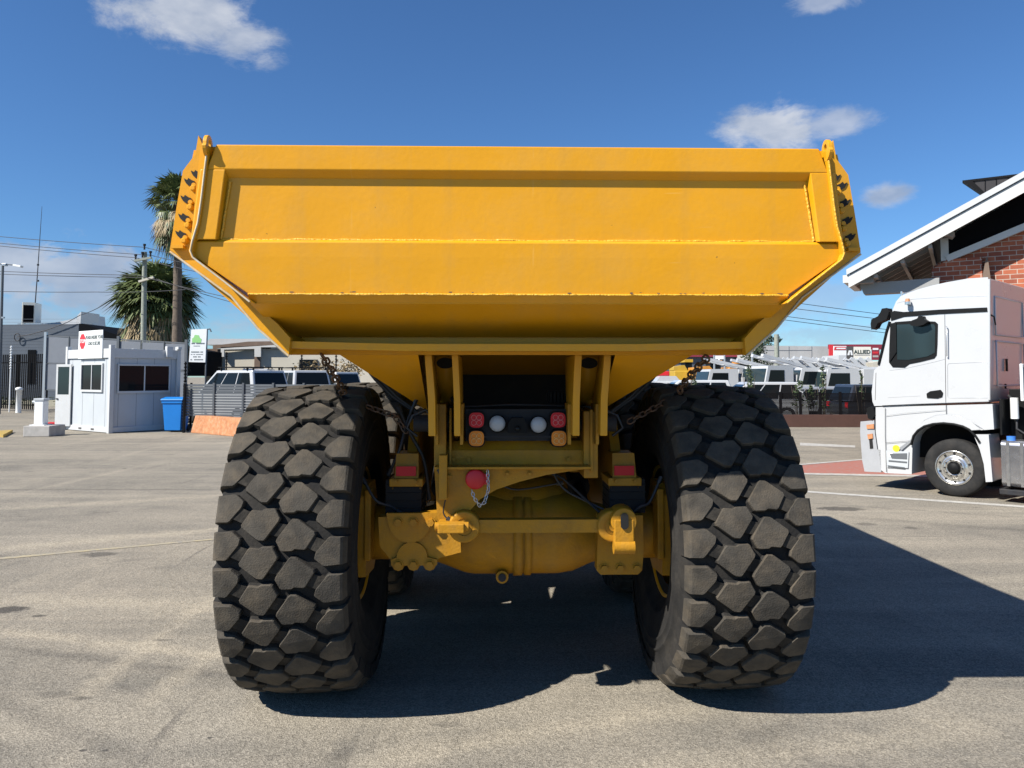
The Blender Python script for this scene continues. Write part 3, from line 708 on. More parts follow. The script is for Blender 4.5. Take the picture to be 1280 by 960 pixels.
# final drive brackets / brake calliper blocks beside rims
for s in (-1, 1):
    k = MB()
    x0, x1 = s * .80, s * 1.02
    k.prism([(-.30, .70), (-.30, 1.18), (-.22, 1.24), (.02, 1.24), (.12, 1.1), (.12, .76), (0, .68)], 0, x0 + s * .09, x1)
    k.box(x0 + s * .06, x0 + s * .10, -.32, -.18, .80, 1.22)
    k.cyl((s * .95, 0, .93), (s * 1.12, 0, .93), .30, n=40)
    k.build('brake_housing', M['yellow_chassis_shade'], truck, bevel=.008)
# plates with bolts on the axle
DP = 4.44
def face_pl(pts, D, th=.04): 
    return [(X(px - 643, py, D), D - AX, H(py, D)) for px, py in pts], (0, th, 0)
def plate(name, pts, D, th, m_, par, bevel=.004):
    mb = MB(); p_, d_ = face_pl(pts, D, th); mb.extr(p_, d_); return mb.build(name, m_, par, bevel=bevel)
def arc(cx_, cy_, r, a0, a1, n=8): return [(cx_ + r * math.cos(R(a0 + (a1 - a0) * i / n)), cy_ + r * math.sin(R(a0 + (a1 - a0) * i / n))) for i in range(n + 1)]
lpp = [(472, 646), (550, 640), (574, 662), (575, 690), (548, 697)] + [(544, 704)] + arc(536, 705, 8, 10, 170, 4) + arc(516, 705, 8, 10, 170, 4) + arc(497, 705, 8, 10, 170, 4) + [(487, 698), (474, 682)]
lp = plate('suspension_plate', lpp, DP, .10, M['yellow_chassis_shade'], axle)
rp = plate('suspension_plate', [(747, 645), (803, 645), (804, 690), (802, 714), (797, 719), (750, 719), (745, 714)], DP, .10, M['yellow_chassis_shade'], axle)
# raised cover outlines on left plate
rl = plate('cover_plate', [(482, 641), (545, 641), (545, 650)] + arc(511, 652, 26, 15, 165, 10) + [(484, 652)], DP - .022, .03, M['yellow_chassis_shade'], lp)
rl2 = plate('cover_plate', arc(514, 696, 19, 180, 360, 12) + [(545, 699), (545, 706), (488, 706), (488, 699)], DP - .022, .03, M['yellow_chassis_shade'], lp)
def bolt(px, py, D, r=.022, par=None, m_=None):
    k = MB(); x, y, z = X(px - 643, py, D), D - AX, H(py, D)
    k.cyl((x, y + .005, z), (x, y - .004, z), r * 1.35, n=16); k.cyl((x, y - .004, z), (x, y - .024, z), r, n=6, smooth=False)
    return k.build('bolt', m_ or M['yellow_chassis_shade'], par, bevel=.002)
for px, py in ((497, 652), (516, 652), (537, 652), (497, 705), (516, 705), (536, 705)): bolt(px, py, DP - .022, par=lp)
for px, py in ((754, 711), (774, 711), (795, 711)): bolt(px, py, DP, par=rp)
# rubber block stack above plates with reflector boxes
for s, cx_ in ((-1, 507), (1, 781)):
    rb = MB(); 
    x0, x1 = X(cx_ - 22 - 643, 620, 4.62), X(cx_ + 22 - 643, 620, 4.62); z = H(638, 4.62)
    rb.box(x0, x1, 4.52 - AX, 4.82 - AX, z, z + .20)
    for k in range(4): rb.box(x0 - .004, x1 + .004, 4.515 - AX, 4.82 - AX, z + .03 + k * .045, z + .036 + k * .045)
    rb.build('rubber_mount', M['hole'], truck, bevel=.004)
    k = MB(); D = 4.50
    x0, x1 = X(cx_ - 21 - 643, 604, D), X(cx_ + 21 - 643, 604, D)
    k.box(x0, x1, D - AX, D + .3 - AX, H(608, D), H(598, D))
    x0, x1 = X(cx_ - 15 - 643, 604, D), X(cx_ + 15 - 643, 604, D)
    k.extr([(x0, D + .02 - AX, H(598, D)), (x1, D + .02 - AX, H(598, D)), (x1 - .005, D + .06 - AX, H(568, D)), (x0 + .005, D + .06 - AX, H(568, D))], (0, .2, 0))
    k.box(x0 - .02, x0 + .0, D - AX + .02, D + .04 - AX, H(613, D), H(608, D)); k.box(x1, x1 + .02, D - AX + .02, D + .04 - AX, H(613, D), H(608, D))
    sb = k.build('mount_bracket', M['yellow_chassis_shade'], truck, bevel=.006)
    k = MB(); x0, x1 = X(cx_ - 13 - 643, 604, D), X(cx_ + 12 - 643, 604, D)
    k.box(x0, x1, D - AX + .012, D + .024 - AX, H(595, D), H(583, D)); k.build('reflector', M['red_lens'], sb)
# suspension arm side wall left & right of frame (fills behind brackets)
for s in (-1, 1):
    k = MB(); k.prism([(-.30, 1.30), (-.05, 1.62), (.9, 1.62), (1.4, 1.35), (1.0, 1.15), (0, 1.12)], 0, s * .60, s * .66)
    k.build('frame_web', M['yellow_chassis_shade'], truck, bevel=.006)

# ---- track rod, its brackets ----------------------------------------------------------
D = 4.26
k = MB()
xa, xb = X(578 - 643, 657, D), X(764 - 643, 657, D); zr = H(658, D); h = .036
k.prism([(xa, zr - h), (xb, zr - h), (xb, zr + h), (xa, zr + h)], 1, D - AX, D + .07 - AX)
for xx in (xa, xb):
    k.lathe([(-.015, .048), (-.02, .085), (.0, .09), (.075, .09), (.09, .085), (.09, .045)], c=(xx, D - AX, zr), ax=1, n=36)
rod = k.build('track_rod', M['yellow_chassis_shade'], truck, bevel=.008)
for xx in (xa, xb):
    q = MB(); q.cyl((xx, D - AX - .01, zr), (xx, D + .08 - AX, zr), .047, n=28); q.cyl((xx, D - AX - .03, zr), (xx, D - AX, zr), .024, n=20); q.build('rod_bush', M['yellow_chassis_shade'], rod)
# right joint block with slot and lit barrel
q = MB(); D = 4.20
xc_, zc = X(778 - 643, 650, D), H(650, D)
q.lathe([(0, .0), (0, .072), (.12, .078), (.14, .07)], c=(xc_, D - AX, zc - .01), ax=1, n=32)
q.box(xc_ - .055, xc_ + .055, D - AX - .004, D + .14 - AX, H(690, D), zc)
q.cyl((xc_ - .058, D - AX + .02, H(685, D)), (xc_ + .058, D - AX + .02, H(685, D)), .04, n=24)
jb = q.build('joint_block', M['yellow_chassis_shade'], truck, bevel=.006)
q = MB(); q.prism([(xc_ + .022 * math.cos(2 * PI * i / 16), zc - .01 + (.045 if math.sin(2 * PI * i / 16) > 0 else .0) + .022 * math.sin(2 * PI * i / 16) - .02) for i in range(16)], 1, D - AX - .016, D - AX - .008); q.build('slot', M['hole'], jb)
# left hanging bracket web (one casting) + foot
D = 4.30
pts = [(541, 583), (735, 586), (722, 588), (688, 591), (650, 599), (615, 608)] + arc(612, 660, 52, -85, -160, 7) + [(562, 652), (545, 652)]
pts = [(541, 583), (735, 586), (712, 589), (680, 594), (648, 602), (618, 612), (598, 624), (584, 640), (577, 655), (545, 655)]
web = plate('rod_bracket', pts, D, .05, M['yellow_chassis_shade'], truck, bevel=.004)
k = MB(); k.box(X(545 - 643, 650, 4.2), X(578 - 643, 650, 4.2), 4.16 - AX, 4.36 - AX, H(665, 4.2), H(653, 4.2)); k.cyl((X(541 - 643, 655, 4.2), 4.2 - AX, H(658, 4.2)), (X(583 - 643, 655, 4.2), 4.2 - AX, H(658, 4.2)), .026, n=16)
k.build('bracket_foot', M['yellow_chassis_shade'], web, bevel=.006)
k = MB(); k.box(X(547 - 643, 600, 4.26), X(557 - 643, 600, 4.26), 4.22 - AX, 4.30 - AX, H(623, 4.26), H(568, 4.26)); k.build('rib', M['yellow_chassis_shade'], web, bevel=.003)
k = MB(); k.box(X(541 - 643, 584, 4.26), X(736 - 643, 584, 4.26), 4.24 - AX, 4.36 - AX, H(586, 4.26), H(583.2, 4.26)); k.build('web_flange', M['yellow_chassis_shade'], web, bevel=.002)
# red cover and its small chain
k = MB(); x, z = X(592 - 643, 600, 4.26), H(599, 4.26)
k.lathe([(0, 0), (-.0, .045), (.008, .056), (.03, .058), (.035, .05)], c=(x, 4.25 - AX, z), ax=1, n=28)
k.box(x + .02, x + .075, 4.262 - AX, 4.28 - AX, z - .03, z + .03)
k.build('coupling_cover', M['red'], web, bevel=.003)
k = MB(); k.chain([TP(607 - 643, 588, 4.24), TP(608 - 643, 612, 4.23), TP(603 - 643, 628, 4.22), TP(597 - 643, 632, 4.22), TP(590 - 643, 622, 4.22), TP(587 - 643, 612, 4.23)], L=.024, w=.015, r=.0025)
k.build('safety_chain', M['steel'], web)
# ---- cross member and frame rails ------------------------------------------------------
D = 4.42
k = MB(); x0, x1 = X(556 - 643, 570, D), X(738 - 643, 570, D)
k.box(x0, x1, D - AX, D + .25 - AX, H(584, D), H(562, D))
k.extr([(x0, D - AX, H(562, D)), (x1, D - AX, H(562, D)), (x1, D + .05 - AX, H(552, D)), (x0, D + .05 - AX, H(552, D))], (0, .2, 0))
cm = k.build('cross_member', M['yellow_chassis_shade'], truck, bevel=.008)
for s in (-1, 1):
    k = MB(); k.box(s * .36, s * .46, .0, 4.2, 1.28, 1.60); k.build('frame_rail', M['yellow_chassis_shade'], truck, bevel=.01)
for (pxa, pxb, va, vb, D) in ((541, 556, 505, 590, 4.36), (560, 563, 510, 583, 4.38), (728, 746, 514, 598, 4.36), (736, 740, 512, 590, 4.34)):
    k = MB(); k.box(X(pxa - 643, 550, D), X(pxb - 643, 550, D), D - AX, D + .35 - AX, H(vb, D), H(va, D)); k.build('frame_post', M['yellow_chassis_shade'], truck, bevel=.006)
# ---- body hinge plates -------------------------------------------------------------------
for (pa, pb, bend) in ((528, 537, 5), (562, 570, 3), (716, 725, -3), (753, 762, -5)):
    k = MB(); D = 4.20
    lay = [(443.5, 0, .55), (470, .45 * bend, .50), (500, .9 * bend, .40), (545, bend, .22)]
    vs = []; F = []
    for v_, sh, dep in lay:
        x0, x1 = X(pa + sh - 643, v_, D), X(pb + sh - 643, v_, D); z = H(v_, D)
        vs += [(x0, D - AX, z), (x1, D - AX, z), (x1, D - AX + dep, z), (x0, D - AX + dep, z)]
    for i in range(3):
        for q in range(4): F.append((i * 4 + q, i * 4 + (q + 1) % 4, i * 4 + 4 + (q + 1) % 4, i * 4 + 4 + q))
    F += [(0, 3, 2, 1), (12, 13, 14, 15)]
    k.add(vs, F); k.build('hinge_plate', M['yellow'], body, bevel=.004)
    # second lower lug strip
    k = MB(); s_ = 1 if pa < 643 else -1
    x0, x1 = X(pb + bend - 643 - (0 if s_ > 0 else 14), 540, 4.3), X(pb + bend + 4 - 643 - (0 if s_ > 0 else 14), 540, 4.3)
    k.box(x0, x1, 4.3 - AX, 4.5 - AX, H(556, 4.3), H(505, 4.3)); k.build('hinge_lug', M['yellow_chassis_shade'], truck, bevel=.003)
for (pa, pb) in ((539, 564), (725, 752)):
    k = MB(); D = 4.34; N = 10
    pr = []
    for i in range(N + 1):
        t = i / N; pr.append((D - AX + .10 + .22 * t * t, H(443, 4.2) - t * .30))
    x0, x1 = X(pa - 643, 470, 4.26), X(pb + 1 - 643, 470, 4.26)
    vs = [(x0, y, z) for y, z in pr] + [(x1, y, z) for y, z in pr]
    k.add(vs, [(i, i + 1, N + 2 + i, N + 1 + i) for i in range(N)], 0, True)
    hp = k.build('hinge_cover', M['yellow'], body, solid=.01)
    q = MB(); xc_ = (x0 + x1) / 2 ; yy, zz = pr[1][0] - .004, (pr[1][1] + pr[2][1]) / 2
    q.add([(xc_ + .052 * math.cos(2 * PI * i / 24), yy - .006 + .012 * (1 - math.sin(2 * PI * i / 24)) * .3, zz + .032 * math.sin(2 * PI * i / 24)) for i in range(24)], [tuple(range(24))])
    q.build('access_hole', M['hole'], hp, solid=.004)
# hinge pins
for s in (-1, 1):
    k = MB(); k.cyl((s * .30, 4.5 - AX, 1.62), (s * .60, 4.5 - AX, 1.62), .05, n=20); k.build('hinge_pin', M['dark_steel'], truck)
# ---- lights
D = 4.37
k = MB(); x0, x1 = X(580 - 643, 540, D), X(712 - 643, 540, D)
k.box(x0, x1, D - AX + .05, D + .07 - AX, H(552, D), H(512, D)); 
k.bar((X(598 - 643, 545, D), D - AX, H(546, D)), (X(690 - 643, 545, D), D - AX, H(546, D)), .012, .006)
lb = k.build('lamp_bar', M['dark_steel'], truck)
def rlamp(px, py, r, m_, nm):
    x, z = X(px - 643, py, D), H(py, D)
    k = MB(); N = 28
    def sq(rr): 
        out = []
        for i in range(N):
            t = 2 * PI * i / N; c, s_ = math.cos(t), math.sin(t)
            e = (abs(c) ** 3.2 + abs(s_) ** 3.2) ** (-1 / 3.2); out.append((x + rr * c * e, z + rr * s_ * e))
        return out
    k.prism(sq(r * 1.16), 1, D - AX + .0, D - AX + .05)
    hs = k.build('lamp_housing', M['black'], lb, bevel=.002)
    q = MB(); q.prism(sq(r), 1, D - AX - .008, D - AX + .004)
    q.build(nm, m_, hs, bevel=.003)
    if nm != 'clear_lens':
        g = MB()
        for (cx_, cz) in ((-.35, .35), (.35, .35), (-.35, -.35), (.35, -.35)):
            pts = [(x + cx_ * r + .33 * r * math.cos(2 * PI * i / 14), D - AX - .010, z + cz * r + .33 * r * math.sin(2 * PI * i / 14)) for i in range(14)]
            g.tube(pts, .0018, 5, closed=True)
        g.build('lens_ring', mat_ring[nm], hs)
mat_ring = {'red_lens': mat('red_lens_ring', (.85, .25, .25), .3), 'amber_lens': mat('amber_lens_ring', (.95, .55, .2), .3)}
rlamp(594, 525, .043, M['red_lens'], 'red_lens'); rlamp(594, 548, .043, M['amber_lens'], 'amber_lens')
rlamp(696, 525, .043, M['red_lens'], 'red_lens'); rlamp(697, 548, .043, M['amber_lens'], 'amber_lens')
for px, py in ((620, 529.5), (671.5, 531)):
    x, z = X(px - 643, py, D), H(py, D)
    k = MB(); k.lathe([(.04, .05), (0, .052), (-.004, .048)], c=(x, D - AX, z), ax=1, n=32); hs = k.build('lamp_housing', M['black'], lb)
    k = MB(); k.lathe([(0, .046), (-.012, .038), (-.018, .02), (-.02, 0)], c=(x, D - AX, z), ax=1, n=32); k.build('clear_lens', M['white_lens'], hs)
k = MB(); x, z = X(645 - 643, 532, D), H(532, D)
k.prism([(x - .055, z - .04), (x + .055, z - .04), (x + .055, z + .01), (x + .035, z + .045), (x - .035, z + .045), (x - .055, z + .01)], 1, D - AX - .03, D - AX + .05)
cm_ = k.build('camera_guard', M['black'], lb, bevel=.006)
k = MB(); k.lathe([(0, .016), (-.02, .014), (-.02, 0)], c=(x, D - AX - .03, z - .015), ax=1, n=20); k.build('camera_lens', M['glass'], cm_)
# ribbed alarm box and small hoses high up
k = MB(); D2 = 4.62
for i in range(5): k.box(X(687 + i * 4.6 - 643, 495, D2), X(690 + i * 4.6 - 643, 495, D2), D2 - AX, D2 + .05 - AX, H(503, D2), H(490, D2))
k.box(X(685 - 643, 495, D2), X(711 - 643, 495, D2), D2 + .05 - AX, D2 + .09 - AX, H(504, D2), H(489, D2)); k.build('reverse_alarm', M['black'], truck)
# ---- dark innards: gearbox, tanks, struts ------------------------------------------------------
k = MB(); k.box(-.34, .34, .9, 3.6, 1.25, 1.5); k.cyl((0, .5, 1.0), (0, 5.0, 1.05), .07, n=16); k.box(-.3, .3, 3.2, 4.6, .75, 1.4)
k.build('driveline', M['dark_steel'], truck, bevel=.02)
for s in (-1, 1):
    k = MB(); k.cyl((s * .52, .9, 1.05), (s * .62, 3.6, 1.75), .085, n=20); k.cyl((s * .50, .5, .98), (s * .52, .9, 1.05), .05, n=16); k.build('tipping_ram', M['dark_steel'], truck)
    k = MB(); k.prism([(-.05, .98), (.15, 1.12), (1.8, 1.12), (2.0, .98), (1.0, .86)], 0, s * .66, s * .78); k.build('bogie_beam', M['yellow_chassis_shade'], truck, bevel=.01)
# hoses along the floor edge
for s in (-1, 1):
    for o_ in (0, 1):
        k = MB(); px = [(449 + 8 * o_, 447), (470 + 6 * o_, 474), (492 + 5 * o_, 496), (522 + o_ * 3, 517)]
        pts = [TP(s * (643 - p_) , v_, 4.7) for p_, v_ in px]
        k.tube(pts, .011, 8); k.build('hose', M['hose'], truck)
    k = MB(); pts = [TP(s * dx, v_, 4.5) for dx, v_ in ((122, 545), (135, 535), (128, 520), (112, 512), (104, 520))]
    k.tube(pts, .009, 8); k.build('hose', M['hose'], truck)
    # bent pipe across the axle
k = MB(); k.tube([TP(-4, 586, 4.6), TP(40, 588, 4.55), TP(60, 598, 4.55), TP(105, 640, 4.5), TP(150, 643, 4.5)], .008, 8); k.build('brake_pipe', M['dark_steel'], truck)
rh = random.Random(5)
hs_ = [((500, 512), (512, 540), (530, 575), (536, 620)), ((520, 500), (508, 530), (500, 560), (487, 590)), ((690, 590), (705, 612), (735, 628), (760, 640)), ((600, 600), (625, 606), (648, 612), (700, 604)),
       ((762, 515), (775, 540), (770, 570), (757, 600)), ((800, 520), (790, 545), (802, 575), (812, 600)), ((566, 500), (580, 508), (640, 506), (720, 508)), ((455, 600), (470, 625), (488, 632), (500, 640)), ((825, 600), (812, 628), (800, 634), (790, 644)), ((548, 590), (556, 612), (552, 640), (560, 650))]
for q_, hp_ in enumerate(hs_):
    if q_ in (4, 5): continue
    dd_ = (4.60, 4.58, 4.5, 4.62, 4.5, 4.5, 4.55, 4.5, 4.5, 4.24)[q_]; pts = []
    P_ = [Vector(TP(u_ - 643, v_, dd_ + rh.uniform(-.01, .03))) for u_, v_ in hp_]
    for i_ in range(3):
        for t_ in range(5):
            pm_ = P_[max(i_ - 1, 0)]; p0_, p1_ = P_[i_], P_[i_ + 1]; p2_ = P_[min(i_ + 2, 3)]; t = t_ / 5
            pts.append(.5 * ((2 * p0_) + (p1_ - pm_) * t + (2 * pm_ - 5 * p0_ + 4 * p1_ - p2_) * t * t + (3 * p0_ - pm_ - 3 * p1_ + p2_) * t ** 3))
    pts.append(P_[3]); k = MB(); k.tube(pts, (.011, .009, .007, .006, .010, .008, .007, .009, .009, .004)[q_], 8)
    for e_ in (0, -1):
        d_ = (pts[1] - pts[0]).normalized() if e_ == 0 else (pts[-1] - pts[-2]).normalized(); k.cyl(pts[e_] - d_ * .02, pts[e_] + d_ * .02, .014, n=6, smooth=False)
    k.build('hose', M['hose'], truck)
for px_, py_ in ((566, 574), (585, 574), (709, 574), (728, 574)): bolt(px_, py_, 4.418, .012, par=cm)
for px_, py_ in ((549, 595), (549, 610), (560, 595), (632, 592), (660, 592)): bolt(px_, py_, 4.298, .010, par=web)
for px_, py_ in ((495, 601), (519, 601), (769, 601), (793, 601)): bolt(px_, py_, 4.498, .010, par=truck)
# ---- chains -------------------------------------------------------------------------------------
k = MB(); k.chain([TP(-243, 444, 4.0), TP(-222, 478, 4.25), TP(-214, 492, 4.4)], L=.060, w=.038, r=.0065); k.build('chain', M['chain'], truck)
k = MB(); k.chain([TP(-184, 508, 4.55), TP(-150, 520, 4.5), TP(-135, 540, 4.5)], L=.05, w=.032, r=.0055); k.build('chain', M['chain'], truck)
k = MB(); k.chain([TP(239, 446, 4.0), TP(215, 474, 4.25), TP(205, 490, 4.4)], L=.060, w=.038, r=.0065); k.build('chain', M['chain'], truck)
k = MB(); k.chain([TP(190, 502, 4.55), TP(160, 518, 4.5), TP(142, 528, 4.5)], L=.05, w=.032, r=.0055); k.build('chain', M['chain'], truck)
# ---- front unit: mudguards, deck, cab, engine hood ------------------------------------------------
k = MB()
k.box(-1.60, 1.60, 5.0 - .2, 5.2 - .2, 1.55, 2.32)
for s in (-1, 1):
    k.prism([(4.8, 2.0), (5.3, 2.15), (6.9, 2.15), (7.3, 1.7), (7.4, 1.7), (7.0, 2.22), (4.8, 2.22)], 0, s * .85, s * 1.62)
fr = k.build('mudguard', M['dark_steel'], truck, bevel=.02)
k = MB(); k.prism([(4.9, 1.2), (4.9, 2.4), (7.2, 2.3), (8.6, 1.9), (8.8, 1.0), (8.0, .8), (5.2, .8)], 0, -.75, .75); k.build('engine_hood', M['yellow'], truck, bevel=.05)
k = MB(); k.prism([(4.95, 2.2), (4.95, 2.95), (5.1, 3.05), (6.2, 3.05), (6.5, 2.2)], 0, -.6, .6); cb = k.build('cab', M['yellow'], truck, bevel=.04)
k = MB(); k.prism([(5.1, 2.4), (5.1, 2.9), (6.15, 2.9), (6.35, 2.4)], 0, -.61, .61); k.build('cab_window', M['glass'], cb)
place(truck, (.01, AX, 0), R(1.3))
# ================================================================== GROUND
g = MB()
def sheet(name, pts, z, m_):
    mb = MB(); mb.add([(x, y, z) for x, y in pts], [tuple(range(len(pts)))]); o = mb.build(name, m_, origin=(0, 0, 0)); return tag(o, kind='structure')
sheet('ground', [(-900, -60), (900, -60), (900, 1200), (-900, 1200)], 0, M['asphalt'])
def gpoly(px): return [tuple(ground_at(u, v)[:2]) for u, v in px]
sheet('painted_line_white', gpoly([(1000, 613.2), (1000, 615.2), (1290, 635.4), (1290, 633.0)]), .004, M['line_white'])
sheet('painted_line_yellow', gpoly([(-10, 698.2), (-10, 700.5), (290, 673.0), (290, 671.6)]), .004, M['line_yellow'])
sheet('painted_line_kerb', gpoly([(1000, 591.5), (1000, 593.5), (1110, 596), (1180, 597), (1180, 594.5), (1110, 593.5)]), .008, M['line_white'])
sheet('red_paving', gpoly([(1000, 582), (1000, 591.5), (1110, 594), (1300, 599), (1300, 572), (1082, 575)]), .004, M['red_pave'])
sheet('painted_line_bay', gpoly([(1000, 553.5), (1000, 557), (1069, 559.5), (1069, 557)]), .004, M['line_white'])
sheet('painted_line_kerb_far', gpoly([(1000, 580.3), (1000, 581.8), (1082, 575), (1082, 573.8)]), .008, M['line_white'])
sheet('verge', [(-60, 47), (-18, 47), (-18, 200), (-60, 200)], .004, M['verge'])

# ================================================================== GATEHOUSE
a_ = R(55)
o_ = at(136, 541, 25.1); o2 = (o_.x, o_.y)
dr = (math.cos(a_), math.sin(a_)); dl = (-math.sin(a_), math.cos(a_))
LR, LL, GH = 2.47, 3.1, 2.86
gate = thing('gatehouse', 'small white portable site office with a stop sign board on its roof edge', 'site office', (o2[0], o2[1], 0))
def fp(d, s, z, out=0.0):
    # point on a face; out = proud of it. dr face outward = (sin,-cos); dl face outward = (-cos,-sin)
    nn = (dr[0] * -1, dr[1] * -1) if d is dl else (-dl[0], -dl[1])
    return Vector((o2[0] + d[0] * s + nn[0] * out, o2[1] + d[1] * s + nn[1] * out, z))
def fbox(mb, d, s0, s1, z0, z1, out, th, mi=0):
    c = (fp(d, (s0 + s1) / 2, (z0 + z1) / 2, out - th / 2))
    nn = (fp(d, 0, 0, 1) - fp(d, 0, 0, 0))
    mb.obox(c, (d[0], d[1], 0), nn, (0, 0, 1), abs(s1 - s0) / 2, th / 2, abs(z1 - z0) / 2, mi)
mb = MB(); fbox(mb, dr, .04, LR - .04, .12, GH - .25, -.02, LL - .08)
# depth runs along dl: shift box centre accordingly
mb = MB(); c = Vector((o2[0] + dr[0] * LR / 2 + dl[0] * LL / 2, o2[1] + dr[1] * LR / 2 + dl[1] * LL / 2, (.1 + GH - .1) / 2))
mb.obox(c, (*dr, 0), (*dl, 0), (0, 0, 1), LR / 2 - .05, LL / 2 - .05, (GH - .2) / 2)
wall = mb.build('wall', M['cabin'], gate)
mb = MB()
for i in range(1, 8):
    if i % 2: 
        s = LR * i / 8; fbox(mb, dr, s - .004, s + .004, .2, GH - .3, -.046, .004)
        s = LL * i / 8; fbox(mb, dl, s - .004, s + .004, .2, GH - .3, -.046, .004)
mb.build('panel_joint', M['grey_panel'], wall)
for d, L in ((dr, LR), (dl, LL)):
    mb = MB(); fbox(mb, d, 0, L, .02, .19, 0.0, .1); mb.build('base_rail', M['cabin_frame'], gate, bevel=.006)
    mb = MB(); fbox(mb, d, 0, L, GH - .34, GH - .03, 0.004, .1); mb.build('roof_rail', M['cabin_frame'], gate, bevel=.006)
for q in ((0, 0), (LR, 0), (0, LL), (LR, LL)):
    mb = MB(); c = Vector((o2[0] + dr[0] * q[0] + dl[0] * q[1], o2[1] + dr[1] * q[0] + dl[1] * q[1], (GH + .09) / 2))
    c += Vector((dr[0] * (.05 if q[0] == 0 else -.05) + dl[0] * (.05 if q[1] == 0 else -.05), dr[1] * (.05 if q[0] == 0 else -.05) + dl[1] * (.05 if q[1] == 0 else -.05), 0))
    mb.obox(c, (*dr, 0), (*dl, 0), (0, 0, 1), .07, .07, (GH + .09) / 2); mb.build('corner_post', M['cabin_frame'], gate, bevel=.006)
mb = MB(); c = Vector((o2[0] + dr[0] * LR / 2 + dl[0] * LL / 2, o2[1] + dr[1] * LR / 2 + dl[1] * LL / 2, GH - .08))
mb.obox(c, (*dr, 0), (*dl, 0), (0, 0, 1), LR / 2, LL / 2, .03); mb.build('roof', M['cabin_frame'], gate)
def fwindow(d, s0, s1, z0, z1):
    mb = MB(); t = .055
    fbox(mb, d, s0 - t, s1 + t, z0 - t - .02, z0, 0.005, .07); fbox(mb, d, s0 - t, s1 + t, z1, z1 + t, 0.005, .07)
    fbox(mb, d, s0 - t, s0, z0, z1, 0.005, .07); fbox(mb, d, s1, s1 + t, z0, z1, 0.005, .07)
    m_ = (s0 + s1) / 2; fbox(mb, d, m_ - .02, m_ + .02, z0, z1, -.005, .06)
    w = mb.build('window', M['cabin_frame'], gate, bevel=.004)
    mb = MB(); fbox(mb, d, s0, m_ - .02, z0, z1, -.025, .02); fbox(mb, d, m_ + .02, s1, z0, z1, -.03, .02); mb.build('pane', M['glass'], w)
def fs(d, u, v): 
    s, z = on_plane(u, v, o2, d); return s, z
s0, z1 = fs(dr, 149.5, 457); s1, z0 = fs(dr, 211, 488)
fwindow(dr, s0, s1, z0, z1)
s0, z1 = fs(dl, 127, 456); s1, z0 = fs(dl, 101, 487)
fwindow(dl, min(s0, s1), max(s0, s1), z0, z1)
# vents in base rail, vent box top right, lamp
mb = MB()
for u in (100, 115.5): 
    s, z = fs(dl, u, 532.5); fbox(mb, dl, s - .1, s + .1, .07, .13, .006, .01)
mb.build('forklift_pocket', M['sign_char'], gate)
mb = MB(); s, z = fs(dr, 211, 438); fbox(mb, dr, s - .13, s + .1, z - .25, z + .14, .12, .14); mb.build('meter_box', M['cabin_frame'], gate, bevel=.01)
mb = MB(); s, z = fs(dr, 222.5, 435); fbox(mb, dr, s - .06, s + .08, z - .06, z + .04, .12, .14); mb.build('flood_lamp', M['cabin_frame'], gate, bevel=.01)
# open door at the far end of the left face
e = fp(dl, LL, 0)
p0 = at(87, 530, 26.6)
hd = Vector((p0.x, p0.y, 0)); dd = Vector((-.97, .24, 0)).normalized()
mb = MB(); DW, DH0, DH1 = .64, .14, 2.32
def dbox(s0, s1, z0, z1, out, th, mb=None):
    c = hd + dd * ((s0 + s1) / 2) + Vector((0, 0, (z0 + z1) / 2)); nn = Vector((-dd.y, dd.x, 0)); nn = nn if nn.y < 0 else -nn
    mb.obox(c + nn * (out - th / 2), dd, nn, (0, 0, 1), (s1 - s0) / 2, th / 2, (z1 - z0) / 2)
dbox(0, DW, DH0, 1.25, 0, .04, mb); dbox(0, DW, DH1 - .09, DH1, 0, .04, mb); dbox(0, .08, 1.25, DH1 - .09, 0, .04, mb); dbox(DW - .08, DW, 1.25, DH1 - .09, 0, .04, mb)
door = mb.build('door', M['cabin_frame'], gate, bevel=.004)
mb = MB(); dbox(.08, DW - .08, 1.25, DH1 - .09, -.01, .012, mb); mb.build('pane', M['glass_teal'], door)
mb = MB(); dbox(DW - .12, DW - .04, 1.08, 1.12, .03, .03, mb); mb.build('handle', M['dark_steel'], door)
# sign board on the left face parapet
s0, z1 = fs(dl, 130, 413); s1, z0 = fs(dl, 99.5, 439)
sg = thing('stop_sign_board', 'white board with red STOP disc and black text on the gatehouse roof edge', 'sign', tuple(fp(dl, (s0 + s1) / 2, 2.6, .03)))
SA, SB = min(s0, s1), max(s0, s1); zt = z1 + .02; zb = GH - .35
mb = MB(); fbox(mb, dl, SA, SB, zb, zt, .045, .03); mb.build('board', M['sign_white'], sg, bevel=.003)
rd = (-dl[0], -dl[1], 0)   # reading direction, left to right for the viewer
sc_, zc_ = fs(dl, 103.6, 426)
W_ = SB - SA
mb = MB(); cc = fp(dl, SB - W_ * .175, zt - .36, .047)
pts = [cc + Vector(rd) * (.215 * math.cos(PI / 8 + 2 * PI * i / 8)) + Vector((0, 0, .28 * math.sin(PI / 8 + 2 * PI * i / 8))) for i in range(8)]
nn = fp(dl, 0, 0, 1) - fp(dl, 0, 0, 0)
mb.extr(pts, nn * .004); mb.build('stop_disc', M['sign_red'], sg)
text_part('STOP', M['sign_white'], sg, cc + nn * .008, rd, .17, bold=.004)
text_part('PLEASE ENSURE YOUR', M['sign_ink'], sg, fp(dl, SB - W_ * .655, zt - .24, .048), rd, .165, bold=.004, sx=.70)
text_part('LOAD IS SECURE', M['sign_ink'], sg, fp(dl, SB - W_ * .66, zt - .45, .048), rd, .165, bold=.004, sx=.70)
